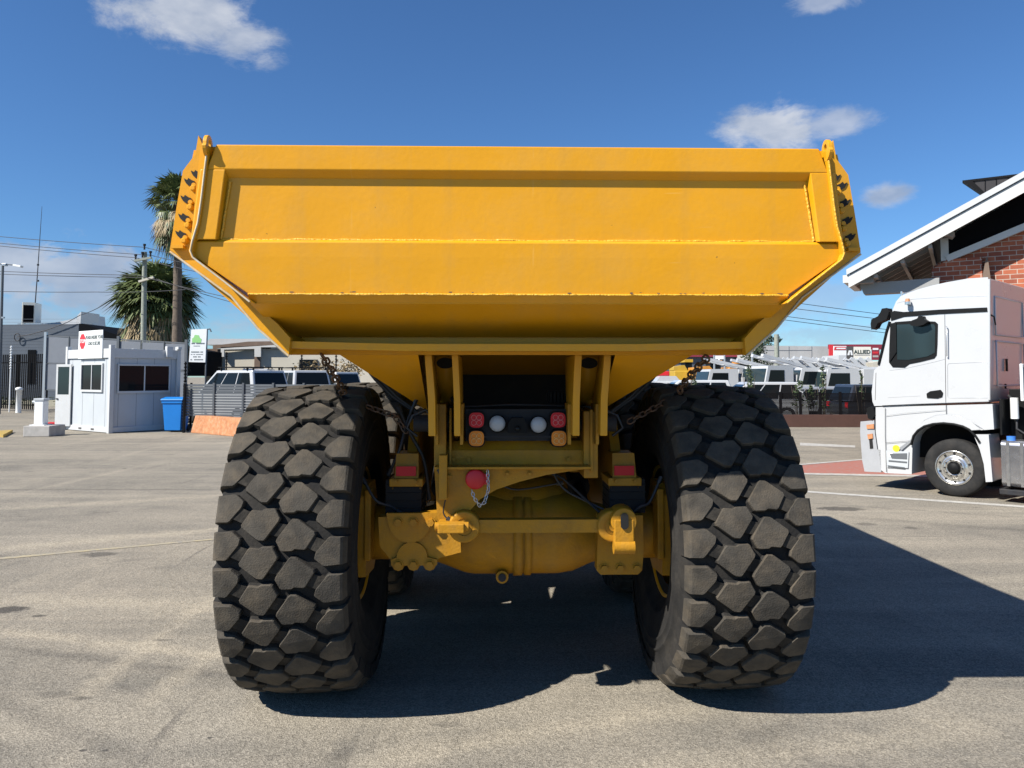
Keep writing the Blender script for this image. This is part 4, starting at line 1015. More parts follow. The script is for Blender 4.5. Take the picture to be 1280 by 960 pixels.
# red jerry thing by the door
mb = MB(); p = ground_at(74, 533)
mb.obox(p + Vector((-.1, .1, .07)), (1, .2, 0), (-.2, 1, 0), (0, 0, 1), .34, .14, .09); mb.cyl(p + Vector((.02, 0, .06)), p + Vector((.3, .1, .12)), .06, .03, n=10)
tag(mb.build('door_wedge_bag', M['red'], bevel=.03), 'small red bag lying on the asphalt below the open gatehouse door', 'bag')

# ================================================================== WHEELIE BIN
p = ground_at(214, 540.5)
bn = thing('wheelie_bin', 'blue plastic wheelie bin beside the white site office', 'bin', (p.x, p.y, 0))
mb = MB(); w0, w1, d0, d1, h = .27, .33, .28, .36, 1.08
vs = [(p.x + sx * w, p.y + .36 + sy * d, z) for (w, d, z) in ((w0, d0, .06), (w1, d1, h)) for sx, sy in ((-1, -1), (1, -1), (1, 1), (-1, 1))]
mb.add(vs, [(0, 3, 2, 1), (4, 5, 6, 7)] + [(i, (i + 1) % 4, 4 + (i + 1) % 4, 4 + i) for i in range(4)])
mb.box(p.x - w1 - .02, p.x + w1 + .02, p.y - .02, p.y + .74, h - .1, h)
mb.build('bin_body', M['blue_bin'], bn, bevel=.015)
mb = MB(); y0 = p.y - .05; mb.prism([(y0, h), (y0 + .02, h + .05), (y0 + .4, h + .11), (y0 + .78, h + .07), (y0 + .8, h)], 0, p.x - .37, p.x + .37); mb.build('lid', M['blue_bin'], bn, bevel=.015)
for s in (-1, 1):
    mb = MB(); mb.cyl((p.x + s * .25, p.y + .68, .1), (p.x + s * .31, p.y + .68, .1), .1, n=18); mb.build('wheel', M['tyre_black'], bn)

# ================================================================== BARRIER, FENCES
def fence_slats(name, label, p, q, z0, z1, nsl, gap, post_px, m_, pm=None, th=.02, postw=.06):
    p, q = Vector(p), Vector(q); d = (q - p).normalized(); nrm = Vector((-d.y, d.x, 0)); L = (q - p).length
    t = thing(name, label, 'fence', tuple(p))
    mb = MB(); st = (z1 - z0) / nsl
    for i in range(nsl):
        zz = z0 + st * (i + .5); mb.obox((p + q) / 2 + Vector((0, 0, zz)), d, nrm, (0, 0, 1), L / 2, th / 2, st * (1 - gap) / 2)
    mb.build('slat_panel', m_, t)
    n_ = max(2, int(round(L / post_px)) + 1)
    for i in range(n_):
        c = p + d * (L * i / (n_ - 1)) - nrm * .035
        mb = MB(); mb.box(c.x - postw / 2, c.x + postw / 2, c.y - postw / 2, c.y + postw / 2, 0, z1 + .04); mb.build('post', pm or m_, t)
    return t
def G2(u, v): q = ground_at(u, v); return (q.x, q.y, 0)
# charcoal slat fence beyond the bin
pL = at(232, 500, 25.6); pR = at(345, 500, 24.6); pL.z = pR.z = 0
zt = H(480.5, 25.4); 
fence_slats('slat_fence', 'charcoal horizontal slat fence above the terracotta barrier', pL, (pR.x + 2.0, pR.y - .3, 0), .55, 1.64, 12, .16, 1.08, M['slat'])
# short return with open black slats
q0 = at(229, 500, 25.4); q0.z = 0; q1 = at(237.5, 500, 27.5); q1.z = 0
fence_slats('slat_gate', 'short end of black slats with open gaps right behind the blue bin', (q0.x, q0.y, 0), (q1.x, q1.y, 0), .1, 1.62, 15, .38, 2.2, M['fence_black'])
# terracotta barrier
mb = MB(); a0 = ground_at(238, 541); a1 = ground_at(300, 546.5); zt0 = .58
d = (a1 - a0).normalized(); nr = Vector((-d.y, d.x, 0)); L = 3.4
vs = []
for s, off in ((0, .04), (L, 0)):
    c = a0 + d * s
    vs += [c + Vector((0, 0, 0)), c + nr * .5, c + nr * .42 + Vector((0, 0, zt0)), c + nr * .10 + Vector((0, 0, zt0))]
vs[3] = vs[3] + d * .10; vs[2] = vs[2] + d * .1
mb.add(vs, [(0, 1, 2, 3), (7, 6, 5, 4)] + [(i, 4 + i, 4 + (i + 1) % 4, (i + 1) % 4) for i in range(4)])
tag(mb.build('barrier', M['orange'], bevel=.02), 'low terracotta and pink weathered barrier at the foot of the charcoal slat fence', 'barrier')

# black palisade fence far left
def palisade(p, q, z1, n_, label):
    p, q = Vector(p), Vector(q); d = (q - p); L = d.length; d.normalize(); t = thing('palisade_fence', label, 'fence', tuple(p))
    mb = MB()
    for i in range(n_):
        c = p + d * (L * i / (n_ - 1)); mb.box(c.x - .026, c.x + .026, c.y - .02, c.y + .02, .12, z1)
    mb.build('pales', M['fence_black'], t)
    mb = MB()
    for z in (.35, z1 - .45): mb.bar(p + Vector((0, .03, z)), q + Vector((0, .03, z)), .04, .06)
    mb.build('rail', M['fence_black'], t)
    for i in range(3):
        c = p + d * (L * i / 2); mb = MB(); mb.box(c.x - .06, c.x + .06, c.y + .03, c.y + .14, 0, z1); mb.build('post', M['fence_black'], t)
palisade((at(-14, 500, 42).x, 42, 0), (at(56, 500, 40).x, 40, 0), H(443, 41), 30, 'tall black palisade fence at the edge of the yard by the blue grey building')
# grey steel screen (frame with solid sheets)
sp_ = at(55.5, 500, 34.5); sq = at(233, 500, 33.5)
t = thing('sheet_screen', 'tall grey framed sheet screen standing behind the white site office', 'fence', (sp_.x, sp_.y, 0))
d = Vector((sq.x - sp_.x, sq.y - sp_.y, 0)); L = d.length; d.normalize(); nr = Vector((-d.y, d.x, 0))
zt0, zt1 = H(418.5, 34.5), H(428, 33.5)
zt = (zt0 + zt1) / 2
secs_ = [(0, 98 - 57), (98 - 57, 143 - 57), (143 - 57, 177 - 57), (120, 148), (148, 178)]
us = [57, 86, 120, 148, 176, 205, 233]
def scr(u): 
    s, z = on_plane(u, 450, (sp_.x, sp_.y), (d.x, d.y)); return s
for i in range(6):
    s0, s1 = scr(us[i]), scr(us[i + 1]); zz = zt0 + (zt1 - zt0) * (s0 + s1) / 2 / L
    for (za, zb) in ((zz - 1.25, zz - .08), (zz - 2.5, zz - 1.32)):
        mb = MB(); mb.obox(Vector((sp_.x, sp_.y, 0)) + d * (s0 + s1) / 2 + Vector((0, 0, (za + zb) / 2)), d, nr, (0, 0, 1), (s1 - s0) / 2 - .03, .012, (zb - za) / 2)
        mb.build('sheet', M['grey_panel'], t)
for i, u in enumerate(us):
    s0 = scr(u); zz = zt0 + (zt1 - zt0) * s0 / L; c = Vector((sp_.x, sp_.y, 0)) + d * s0 - nr * .03
    w = .11 if i in (0, 3, 6) else .04
    mb = MB(); mb.box(c.x - w / 2, c.x + w / 2, c.y - w / 2, c.y + w / 2, 0, zz + (.12 if w > .05 else -.02)); mb.build('post', M['silver'] if i == 0 else M['slat'], t)
mb = MB(); P = Vector((sp_.x, sp_.y, 0))
for dz in (-.04, -1.285, -2.5): mb.bar(P + Vector((0, 0, zt0 + dz)), P + d * L + Vector((0, 0, zt1 + dz)), .05, .06)
mb.build('rail', M['slat'], t)
# razor poles: thin insulator poles by the slat fence
for u, D in ((231, 30), (12, 40)):
    mb = MB(); c = at(u, 500, D); zt = H(452 if u > 100 else 432, D)
    mb.cyl((c.x, c.y, 0), (c.x, c.y, zt), .03, n=8)
    for i in range(9): mb.cyl((c.x, c.y, zt - .1 - i * .14), (c.x, c.y - .01, zt - .06 - i * .14), .06, n=6)
    tag(mb.build('insulator_pole', M['sign_white'] if u < 100 else M['fence_black']), 'thin pole of stacked white insulators at the palisade fence' if u < 100 else 'thin dark pole of stacked insulators right of the site office', 'pole')

# ================================================================== BOLLARD, BOOM POST
p = ground_at(23, 516)
mb = MB(); z1 = 1.32; mb.lathe([(0, .13), (z1 - .16, .13), (z1 - .15, .165), (z1 - .04, .17), (z1, .09), (z1 + .02, 0)], c=(p.x, p.y, 0), ax=2, n=20)
tag(mb.build('bollard', M['sign_white']), 'slim white bollard with a rounded cap in front of the black palisade fence', 'bollard')
p = ground_at(46, 546)
t = thing('gate_post_stand', 'white steel boom gate post bolted to a grey concrete block', 'gate post', (p.x, p.y + .4, 0))
D = p.y
mb = MB(); xa, xb = at(29, 530, D).x, at(62, 530, D).x; mb.box(xa, xb, D, D + .85, 0, H(532.5, D)); mb.build('base_block', M['concrete'], t, bevel=.02)
xa, xb = at(42, 530, D + .3).x, at(53.5, 530, D + .3).x; z0 = H(532.5, D)
mb = MB(); mb.box(xa, xb, D + .3, D + .58, z0 + .02, H(501, D + .3)); mb.build('post', M['sign_white'], t, bevel=.02)
mb = MB(); mb.box(xa - .09, xb + .09, D + .22, D + .66, z0, z0 + .025); mb.build('base_plate', M['sign_white'], t)
mb = MB(); mb.box(xa - .02, xb + .02, D + .28, D + .60, H(501, D + .3), H(498, D + .3)); mb.cyl((xa - .12, D + .42, H(503, D)), (xa, D + .42, H(503, D)), .05, n=10); mb.build('post_head', M['cabin'], t, bevel=.01)
mb = MB(); mb.prism([(xa + .04, D), (xa + .1, D), (xa + .07, D)], 2, 0, .001)
p = ground_at(-10, 545)
mb = MB(); q = ground_at(15, 540)
mb.extr([p, ground_at(4, 547), ground_at(16, 540.5), ground_at(9, 541), ground_at(-10, 542)], (0, 0, .09))
tag(mb.build('wheel_stop', M['worn_ramp'], bevel=.02), 'low yellow plastic ramp tip on the asphalt at the left edge', 'ramp')

# ================================================================== LEFT BUILDINGS
t = thing('warehouse', 'blue grey painted warehouse with a rooftop air conditioner', 'building', (-34, 62, 0))
D = 60
mb = MB(); xr = at(97, 450, D).x; xl = -60; zt = H(405, D)
mb.prism([(xl, 0), (xr, 0), (xr, zt), (xl, H(407, D) - .1)], 1, D, D + 4); wl = mb.build('wall', M['bluegrey'], t)
mb = MB()
for i in range(26): 
    z = .25 * i + .2; mb.box(xl, xr, D - .012, D, z, z + .02)
mb.build('course_joint', M['grey_panel'], wl)
mb = MB(); mb.prism([(xl, zt - .15), (at(2, 400, D).x, zt), (at(50, 400, D).x, H(401, D)), (at(97, 400, D).x, H(394, D + 2)), (xr, zt + .02), (xl, zt - .12)][0:5], 1, D + 2, D + 4); mb.build('roof', M['roofwhite'], t)
mb = MB(); mb.prism([(at(92, 400, D).x, zt + .03), (at(98, 400, D).x, zt + .03), (at(98.5, 400, D).x, H(389, D)), (at(94, 400, D).x, H(394, D))], 1, D + .3, D + 3); mb.build('flue_cap', M['roofwhite'], t)
mb = MB(); pts = [at(u, v, D - .2) for u, v in ((21, 421), (38, 418), (60, 412), (84, 403), (100, 394))]; mb.tube(pts, .03, 6)
lp_ = [at(21.5 + 3.6 * math.cos(2 * PI * i / 16), 421.5 + 4.8 * math.sin(2 * PI * i / 16), D - .2) for i in range(16)]; mb.tube(lp_, .035, 6, closed=True); mb.build('service_cable', M['wire'], t)
mb = MB(); mb.box(at(35, 450, D).x, at(45, 450, D).x, D - .06, D - .01, 1.3, 4.0); mb.build('shutter', M['darkroof'], t)
ac = thing('air_conditioner', 'large beige air conditioning unit on the roof of the blue grey warehouse', 'air conditioner', (at(28, 400, 59).x, 61, zt))
mb = MB(); xa, xb, xc2 = at(20, 400, D).x, at(30, 400, D).x, at(38.5, 400, D).x; z0, z1 = H(405, D), H(377.5, D)
cor_ = [(xa, D + 1.2), (at(26, 400, D).x, D + .1), (xc2, D + .5), (at(33, 400, D).x, D + 1.9)]
mb.extr([(x, y, z0 - .15) for x, y in cor_], (0, 0, z1 - z0 + .15)); mb.build('casing', M['sign_cream'], ac, bevel=.03)
for (A, B) in ((cor_[0], cor_[1]), (cor_[1], cor_[2])):
    A, B = Vector((*A, 0)), Vector((*B, 0)); dd_ = (B - A); L_ = dd_.length; dd_.normalize(); nn_ = Vector((dd_.y, -dd_.x, 0))
    mb = MB(); mb.obox((A + B) / 2 + nn_ * .01 + Vector((0, 0, (z0 + z1) / 2 - .05)), dd_, nn_, (0, 0, 1), L_ * .40, .02, (z1 - z0) * .40); mb.build('grille', M['louvre'], ac)
mb = MB(); mb.box(at(20, 400, D).x, at(50, 400, D).x, D + .2, D + 1, z0 - .12, z0 + .08); mb.build('duct', M['silver'], ac)
# dark low roofed shed behind screen
t = thing('dark_shed', 'low shed with a long black roof edge behind the grey screen and palm', 'building', (-28, 50, 0))
D = 48
mb = MB(); mb.extr([at(99, 470, D), at(232, 470, D), at(232, 437, D), at(160, 423, D), at(104, 404.5, D), at(99, 404.5, D)], (0, 6, 0)); mb.build('roof', M['darkroof'], t)
# cream building
t = thing('cream_warehouse', 'long cream warehouse with white roof and brown gutter line behind the parked cars', 'building', (-16, 60, 0))
D = 55
mb = MB(); mb.extr([at(256, 500, D), at(470, 500, D), at(470, 436, D), at(338, 436, D), at(256, 437, D)], (0, 12, 0)); wl = mb.build('wall', M['cream'], t)
mb = MB(); mb.extr([at(254, 431, D - .25), at(338, 430, D - .25), at(338, 423.5, D - .25), at(262, 423.5, D - .25)], (0, 13, 0)); mb.extr([at(338.5, 436, D - .2), at(470, 436, D - .2), at(470, 427, D - .2), at(338.5, 424.5, D - .2)], (0, 12, 0)); mb.build('roof', M['roofwhite'], t)
mb = MB(); mb.extr([at(266, 436, D - .4), at(266, 432, D - .4), at(310, 427, D - .4), at(340, 426.5, D - .4), at(346, 431, D - .4)], (0, .1, 0)); mb.build('gutter_band', M['brown'], t)
mb = MB(); mb.extr([at(276, 446, D - .4), at(276, 434, D - .4), at(347, 431, D - .4), at(347, 434, D - .4), at(326, 434, D - .4), at(326, 446, D - .4), at(318, 446, D - .4), at(318, 436, D - .4), at(280, 437, D - .4), at(280, 446, D - .4)], (0, .2, 0)); mb.build('frame_trim', M['eave_white'], t)
mb = MB(); mb.box(at(257, 440, D).x, at(278, 440, D).x, D - .15, D - .02, 1.9, H(436, D)); mb.build('dark_bay', M['brown'], t)
mb = MB(); mb.box(at(319, 440, D).x, at(326, 440, D).x, D - .15, D - .02, 1.4, H(435, D)); mb.build('dark_bay', M['brown'], t)
mb = MB(); mb.box(at(375, 440, D).x, at(397, 440, D).x, D - .15, D - .02, .6, H(449.5, D)); mb.build('window', M['glass'], t)
for i in range(3):
    c = at((283, 377, 420)[i], 460, 40); mb = MB(); zt = H((440, 436, 440)[i], 40); mb.cyl((c.x, 40, 0), (c.x, 40, zt), .035, n=8)
    for k in range(11): mb.cyl((c.x, 40, zt - .1 - .15 * k), (c.x, 40, zt - .06 - .15 * k), .07, n=6)
    tag(mb.build('fence_insulator_pole', M['fence_black']), ['dark insulator pole behind the roof rack ute', 'dark insulator pole before the cream warehouse, middle of three', 'dark insulator pole just left of the hanging chain'][i], 'pole', 'electric fence poles before the cream warehouse')
# green sign on post
t = thing('post_sign', 'upright white sign with a green vehicle picture on a thin post', 'sign', (at(247, 500, 31).x, 31, 0))
D = 31
A, B, C_, D_ = at(236, 452.5, D), at(256.5, 453, D), at(258.5, 411, D), at(239, 412, D)
mb = MB(); mb.extr([A, B, C_, D_], (0, .05, 0)); mb.build('board', M['sign_white'], t)
xb_ = B.x - .03; mb = MB(); mb.cyl((xb_, D + .08, 0), (xb_ + .05, D + .08, C_.z), .035, n=8); mb.tube([(xb_ + .05, D + .08, C_.z - .02), (xb_ + .16, D + .08, C_.z), (xb_ + .22, D + .08, C_.z - .12)], .03, 6); mb.build('post', M['slat'], t)
mb = MB(); mb.extr([at(u, v, D - .006) for u, v in ((240, 428), (251, 428.5), (252, 424), (249.5, 422), (248.5, 419), (243.5, 418.5), (242, 422), (240.2, 423))], (0, .004, 0)); mb.build('logo_car', M['sign_green'], t)
for (u0, u1, v, h) in ((239.5, 256, 429.3, 1.6), (242, 251.5, 432.5, .8), (239, 254, 440, 1.3), (238.5, 254, 443, .7), (241.5, 251, 446, 1.2), (238, 254, 449.6, 1.2)):
    n_ = max(4, int((u1 - u0) / 1.1)); mb = MB()
    for k in range(n_):
        if random.random() < .08: continue
        ua = u0 + (u1 - u0) * k / n_; q0 = at(ua, v + h / 2, D - .006); q1 = at(ua + .7, v - h / 2, D - .006); mb.box(q0.x, q1.x, D - .006, D - .002, q0.z, q1.z)
    mb.build('text_line', M['sign_ink'], t)

# ================================================================== POLES, WIRES, MAST
def wire(pts, r, label, sag=0.0):
    mb = MB(); P = []
    for i in range(len(pts) - 1):
        a, c = Vector(pts[i]), Vector(pts[i + 1])
        for k in range(12): 
            u = k / 12; q = a.lerp(c, u); q.z -= sag * 4 * u * (1 - u); P.append(q)
    P.append(Vector(pts[-1])); mb.tube(P, r, 5)
    return tag(mb.build('power_line', M['wire']), label, 'power line', 'overhead power lines')
D = 42; tp = at(181, 315, D); bt = at(178, 510, D)
t = thing('power_pole', 'weathered timber power pole with two crossarms in front of the bushy palm', 'power pole', (bt.x, D, 0))
mb = MB(); mb.tube([(bt.x, D, 0), ((bt.x + tp.x) / 2, D, tp.z / 2), (tp.x, D, tp.z)], [.17, .15, .12], 10); mb.build('pole', M['timber_grey'], t)
mb = MB(); mb.bar(at(168.5, 326, D - .2), at(189, 322, D - .2), .12, .12); mb.build('crossarm', M['timber_grey'], t)
mb = MB(); mb.bar(at(173.5, 352, D - .2), at(192, 346.5, D - .2), .11, .11); mb.build('crossarm', M['cream'], t)
for u, v in ((169.5, 325), (178, 322), (188, 321), (180.5, 312)):
    mb = MB(); q = at(u, v, D - .2); mb.cyl(q, q + Vector((0, 0, .22)), .05, n=8); mb.cyl(q + Vector((0, 0, .22)), q + Vector((0, 0, .32)), .08, n=8); mb.build('insulator', M['dark_steel'], t)
wl_ = [((-60, 290), (180, 309), (260, 325), 'topmost of the wires running left from the power pole top'),
       ((-60, 298), (188, 319), (262, 334), 'second wire down, running from the right end of the upper crossarm'),
       ((-60, 301), (169, 322), (264, 343), 'third wire down, meeting the left end of the upper crossarm'),
       ((-60, 336), (172, 344), (264, 368), 'upper wire of the lower pair passing across the cloud'),
       ((-60, 340), (190, 347), (264, 375), 'lower wire of the lower pair passing across the cloud'),
       ((-60, 362), (120, 365), (172, 350), 'faint lowest wire above the air conditioner')]
for a, b_, c, lab in wl_: wire([at(*a, D + 3), at(*b_, D), at(c[0] + 60, c[1] + 12, D - 3)], .018, lab, .06)
wire([at(100, 394, 58), at(136, 377, 52), at(181, 348, 50)], .025, 'service wire dropping from the pole to the warehouse corner', .1)
rw = [((960, 375), (1100, 398), 'upper wire right of the body, left of the white cab'), ((960, 384), (1100, 402), 'second wire between the body and the white cab'), ((975, 396), (1105, 416), 'third wire above the concrete wall'), ((975, 401), (1105, 420), 'lowest wire above the concrete wall')]
for a, b_, lab in rw: wire([at(a[0] - 120, a[1] - 18, 75), at(b_[0] + 200, b_[1] + 20, 75)], .03, lab, .1)
mb = MB(); mb.tube([at(42, 405, 66), at(47, 340, 66), at(52.5, 258, 66)], [.05, .04, .015], 6)
for v in (330, 350): mb.cyl(at(47.5, v, 66), at(47.5, v + 2, 66), .09, n=6)
tag(mb.build('antenna_mast', M['wire']), 'very thin tall radio mast rising behind the blue grey warehouse', 'mast')
D = 38; t = thing('light_pole', 'dark steel light pole with a twin head at the left edge of the picture', 'light pole', (at(1, 500, D).x, D, 0))
mb = MB(); x0 = at(-1, 500, D).x; x1 = at(3.5, 332, D).x; mb.tube([(x0, D, 0), (x1, D, H(331, D))], [.09, .06], 10); mb.build('pole', M['slat'], t)
mb = MB(); mb.bar((x1 - .2, D, H(330, D)), at(19, 331.5, D), .05, .05); mb.build('arm', M['slat'], t)
mb = MB(); q = at(22.5, 332.5, D); mb.obox(q, (1, 0, -.18), (0, 1, 0), (.18, 0, 1), .2, .12, .05); mb.build('lamp_head', M['sign_white'], t, bevel=.01)
mb = MB(); q = at(6, 331, D); mb.obox(q, (1, 0, 0), (0, 1, 0), (0, 0, 1), .10, .1, .06); mb.build('lamp_head', M['silver'], t, bevel=.01)
mb = MB(); q = at(3, 397, D); mb.obox(q, (1, 0, 0), (0, 1, 0), (0, 0, 1), .09, .06, .04); mb.build('bracket', M['silver'], t)

# ================================================================== PALMS
def fan_leaf(mb, p, d, L, W, mi, droop=.2, rnd=random):
    """petiole plus a fan of folded segments"""
    d = Vector(d).normalized(); side = d.cross(Vector((0, 0, 1)))
    if side.length < .1: side = Vector((1, 0, 0))
    side.normalize(); up = side.cross(d)
    hub = p + d * L * .5
    hub.z -= droop * L * .15
    w = .018 * L
    mb.add([p + side * w, p - side * w, hub - side * w, hub + side * w], [(0, 1, 2, 3)], mi)
    n_ = 21; vs = [hub]; F = []
    tw = rnd.uniform(-.5, .5)
    side = (side * math.cos(tw) + up * math.sin(tw)); up = side.cross(d)
    for k in range(n_):
        a = R(-105 + 210 * k / (n_ - 1)) + rnd.uniform(-.05, .05); l = L * W * (.62 + .38 * math.cos(a * .8)) * rnd.uniform(.85, 1.1)
        dirv = d * math.cos(a) + side * math.sin(a)
        mid = hub + dirv * l * .55 + up * .05 * l; tip = hub + dirv * l; tip.z -= droop * l * rnd.uniform(.5, 1.6)
        pr = dirv.cross(up).normalized() * l * .052
        b_ = len(vs); vs += [mid - pr, mid + pr, tip, ]
        F += [(0, b_, b_ + 1), (b_, b_ + 2, b_ + 1)]
    mb.add(vs, F, mi)
def palm(label, D, top_uv, base_uv, crown_r, n_g, n_d, tr, skirt, seed, leafL, sy=1.0):
    rnd = random.Random(seed)
    tp = at(*top_uv, D); bs = at(*base_uv, D); bs.z = 0
    t = thing('palm_tree', label, 'palm tree', (bs.x, D, 0))
    mb = MB(); N = 26; P = []; Rr = []
    for i in range(N + 1):
        u = i / N; q = bs.lerp(tp, u); q.x += math.sin(u * 2.5) * .08; P.append(q); Rr.append(tr * (1.25 - .4 * u) * (1.06 if i % 2 else .96))
    mb.tube(P, Rr, 14); mb.build('trunk', M['trunk'], t)
    mb = MB()
    for i in range(n_g):
        az = rnd.uniform(0, 2 * PI); el = R(rnd.uniform(-30, 85)); 
        d = Vector((math.cos(az) * math.cos(el), math.sin(az) * math.cos(el), math.sin(el) * sy))
        fan_leaf(mb, tp + d * .12, d, leafL * rnd.uniform(.70, 1.22), .62, 0, .25, rnd)
    for i in range(n_d):
        az = rnd.uniform(0, 2 * PI); el = R(rnd.uniform(-88, -15)); z = -rnd.uniform(0, skirt)
        d = Vector((math.cos(az) * math.cos(el), math.sin(az) * math.cos(el), math.sin(el)))
        fan_leaf(mb, tp + Vector((0, 0, z)) + d * .15, d, leafL * rnd.uniform(.7, 1.02), .6, 1 if rnd.random() < .65 else 0, .6, rnd)
    mb.build('crown', [M['frond'], M['frond_dry']], t)
palm('tall slender palm with a small crown and long bare trunk', 44, (221, 252), (219, 520), 1.6, 90, 110, .24, 1.5, 5, 1.55)
palm('bushy spreading palm with a broad crown and dry hanging skirt', 47, (196, 375), (196, 520), 3, 230, 430, .38, 2.7, 11, 2.35)

# ================================================================== CARS
def car(label, pos, rz, L=4.7, W=1.85, Hh=1.75, paint='white', kind='suv', rack=False, group=None):
    t = thing('parked_' + kind, label, 'car' if kind != 'ute' else 'ute', group=group)
    h = Hh; b_ = MB()
    belt = h * .56
    prof = {'suv': [(0, .35), (0, belt * .95), (.18, belt), (L * .74, belt), (L * .985, belt * .78), (L, .35)],
            'van': [(0, .3), (0, belt), (L * .86, belt), (L, belt * .8), (L, .3)],
            'ute': [(0, .4), (0, belt), (L * .72, belt), (L * .98, belt * .85), (L, .4)]}[kind]
    b_.prism(prof, 1, -W / 2, W / 2); body_ = b_.build('body', M[paint], t, bevel=.05)
    gh = {'suv': [(.05, belt), (.32, h), (L * .50, h), (L * .72, belt)], 'van': [(.02, belt), (.08, h), (L * .72, h), (L * .88, belt)], 'ute': [(.08, belt), (.22, h), (L * .48, h), (L * .68, belt)]}[kind]
    W2 = W / 2 - .04; W3 = W / 2 - .17
    vs = [(gh[0][0], -W2, belt), (gh[1][0], -W3, h), (gh[2][0], -W3, h), (gh[3][0], -W2, belt)]; vs += [(x, -y, z) for x, y, z in vs]
    b_ = MB(); b_.add(vs, [(3, 2, 1, 0), (4, 5, 6, 7), (0, 1, 5, 4), (1, 2, 6, 5), (2, 3, 7, 6), (0, 4, 7, 3)]); cabn = b_.build('cabin', M[paint], t, bevel=.04)
    # side windows, rear and front glass
    def lerp2(a, c, u): return a + (c - a) * u
    zb, zt = belt + .06, h - .10
    def gx(i, j, z): u = (z - belt) / (h - belt); return lerp2(gh[i][0], gh[j][0], u)
    def gy(z): return lerp2(W2, W3, (z - belt) / (h - belt))
    xr0, xr1 = gx(0, 1, zb) + .14, gx(0, 1, zt) + .14; xf0, xf1 = gx(3, 2, zb) - .12, gx(3, 2, zt) - .12
    for s in (-1, 1):
        for k in range(3 if kind != 'ute' else 2):
            n_ = 3 if kind != 'ute' else 2
            a0 = lerp2(xr0, xf0, k / n_) + .03; a1 = lerp2(xr0, xf0, (k + 1) / n_) - .03; c0 = lerp2(xr1, xf1, k / n_) + .03; c1_ = lerp2(xr1, xf1, (k + 1) / n_) - .03
            w = MB(); w.add([(a0, s * (gy(zb) + .006), zb), (a1, s * (gy(zb) + .006), zb), (c1_, s * (gy(zt) + .006), zt), (c0, s * (gy(zt) + .006), zt)], [(0, 1, 2, 3)]); w.build('side_window', M['glass'], t, solid=.01)
    for i, j, sg in ((0, 1, -1), (3, 2, 1)):
        w = MB(); o1 = sg * .012
        w.add([(gx(i, j, zb) + o1, -gy(zb) + .1, zb), (gx(i, j, zb) + o1, gy(zb) - .1, zb), (gx(i, j, zt) + o1, gy(zt) - .1, zt), (gx(i, j, zt) + o1, -gy(zt) + .1, zt)], [(0, 1, 2, 3)]); w.build('rear_window' if sg < 0 else 'windscreen', M['glass'], t, solid=.01)
    for x in (L * .19, L * .80):
        for s in (-1, 1):
            w = MB(); w.cyl((x, s * (W / 2 - .22), .34), (x, s * (W / 2 + .01), .34), .34, n=20); ww = w.build('wheel', M['tyre_black'], t)
            w = MB(); w.cyl((x, s * (W / 2), .34), (x, s * (W / 2 + .02), .34), .2, n=14); w.build('rim', M['silver'], ww)
    for s in (-1, 1):
        w = MB(); w.box(-.01, .06, s * (W / 2 - .02), s * (W / 2 - .25), belt * .72, belt * .98); w.build('tail_light', M['red_lens'], t)
        w = MB(); w.box(L * .97, L * 1.0, s * (W / 2 - .05), s * (W / 2 - .4), belt * .60, belt * .76); w.build('headlight', M['white_lens'], t)
    if rack:
        w = MB()
        for x in [L * .1 + k * .38 for k in range(5)]: w.box(x, x + .05, -W3, W3, h + .10, h + .13)
        for s in (-1, 0, 1): w.box(L * .08, L * .48, s * W3 - .02, s * W3 + .02, h + .10, h + .14)
        for x in (L * .12, L * .44):
            for s in (-1, 1): w.box(x, x + .05, s * W3 - .03, s * W3 + .03, h - .01, h + .11)
        w.build('roof_rack', M['black'], t)
    place(t, pos, rz); return t
def at0(u, D): q = at(u, 500, D); return (q.x, q.y, 0)
car('pale canopy ute with dark windows and black roof rack behind the charcoal slat fence', at0(342, 29.5), R(148), 4.9, 1.9, H(463, 30), 'white', 'suv', True)
car('white four wheel drive second from the hanging chain, partly above the tyre', at0(392, 33), R(125), 4.6, 1.85, H(463, 33.5), 'white', 'suv', True)
car('white car with its windscreen towards the yard just left of the black mudguard', at0(440, 36), R(150), 4.5, 1.85, H(465, 36), 'white_dirty', 'suv')
car('white van with racks parked farther back before the cream warehouse', at0(318, 46), R(100), 4.6, 1.8, 2.35, 'white', 'van', True)
car('silver hatchback behind the palisade fence', at0(30, 70), R(190), 4.3, 1.8, 1.5, 'silver', 'suv')
# right-hand lot
car('white wagon roof between the hanging chain and the first leafy bush', at0(916, 31.5), R(176), 4.6, 1.85, H(475, 32), 'white', 'suv')
car('white wagon with dark side windows above the right tyre shoulder', at0(1001, 31), R(178), 4.6, 1.85, H(477.5, 31), 'white', 'suv')
car('dark ute behind the black fence nearest the white cab', at0(1046, 31), R(2), 4.8, 1.9, H(480.5, 31), 'darkcar', 'suv')
car('grey sedan behind the black fence between the leafy bushes', at0(1046, 34), R(178), 4.5, 1.8, 1.42, 'silver', 'suv')

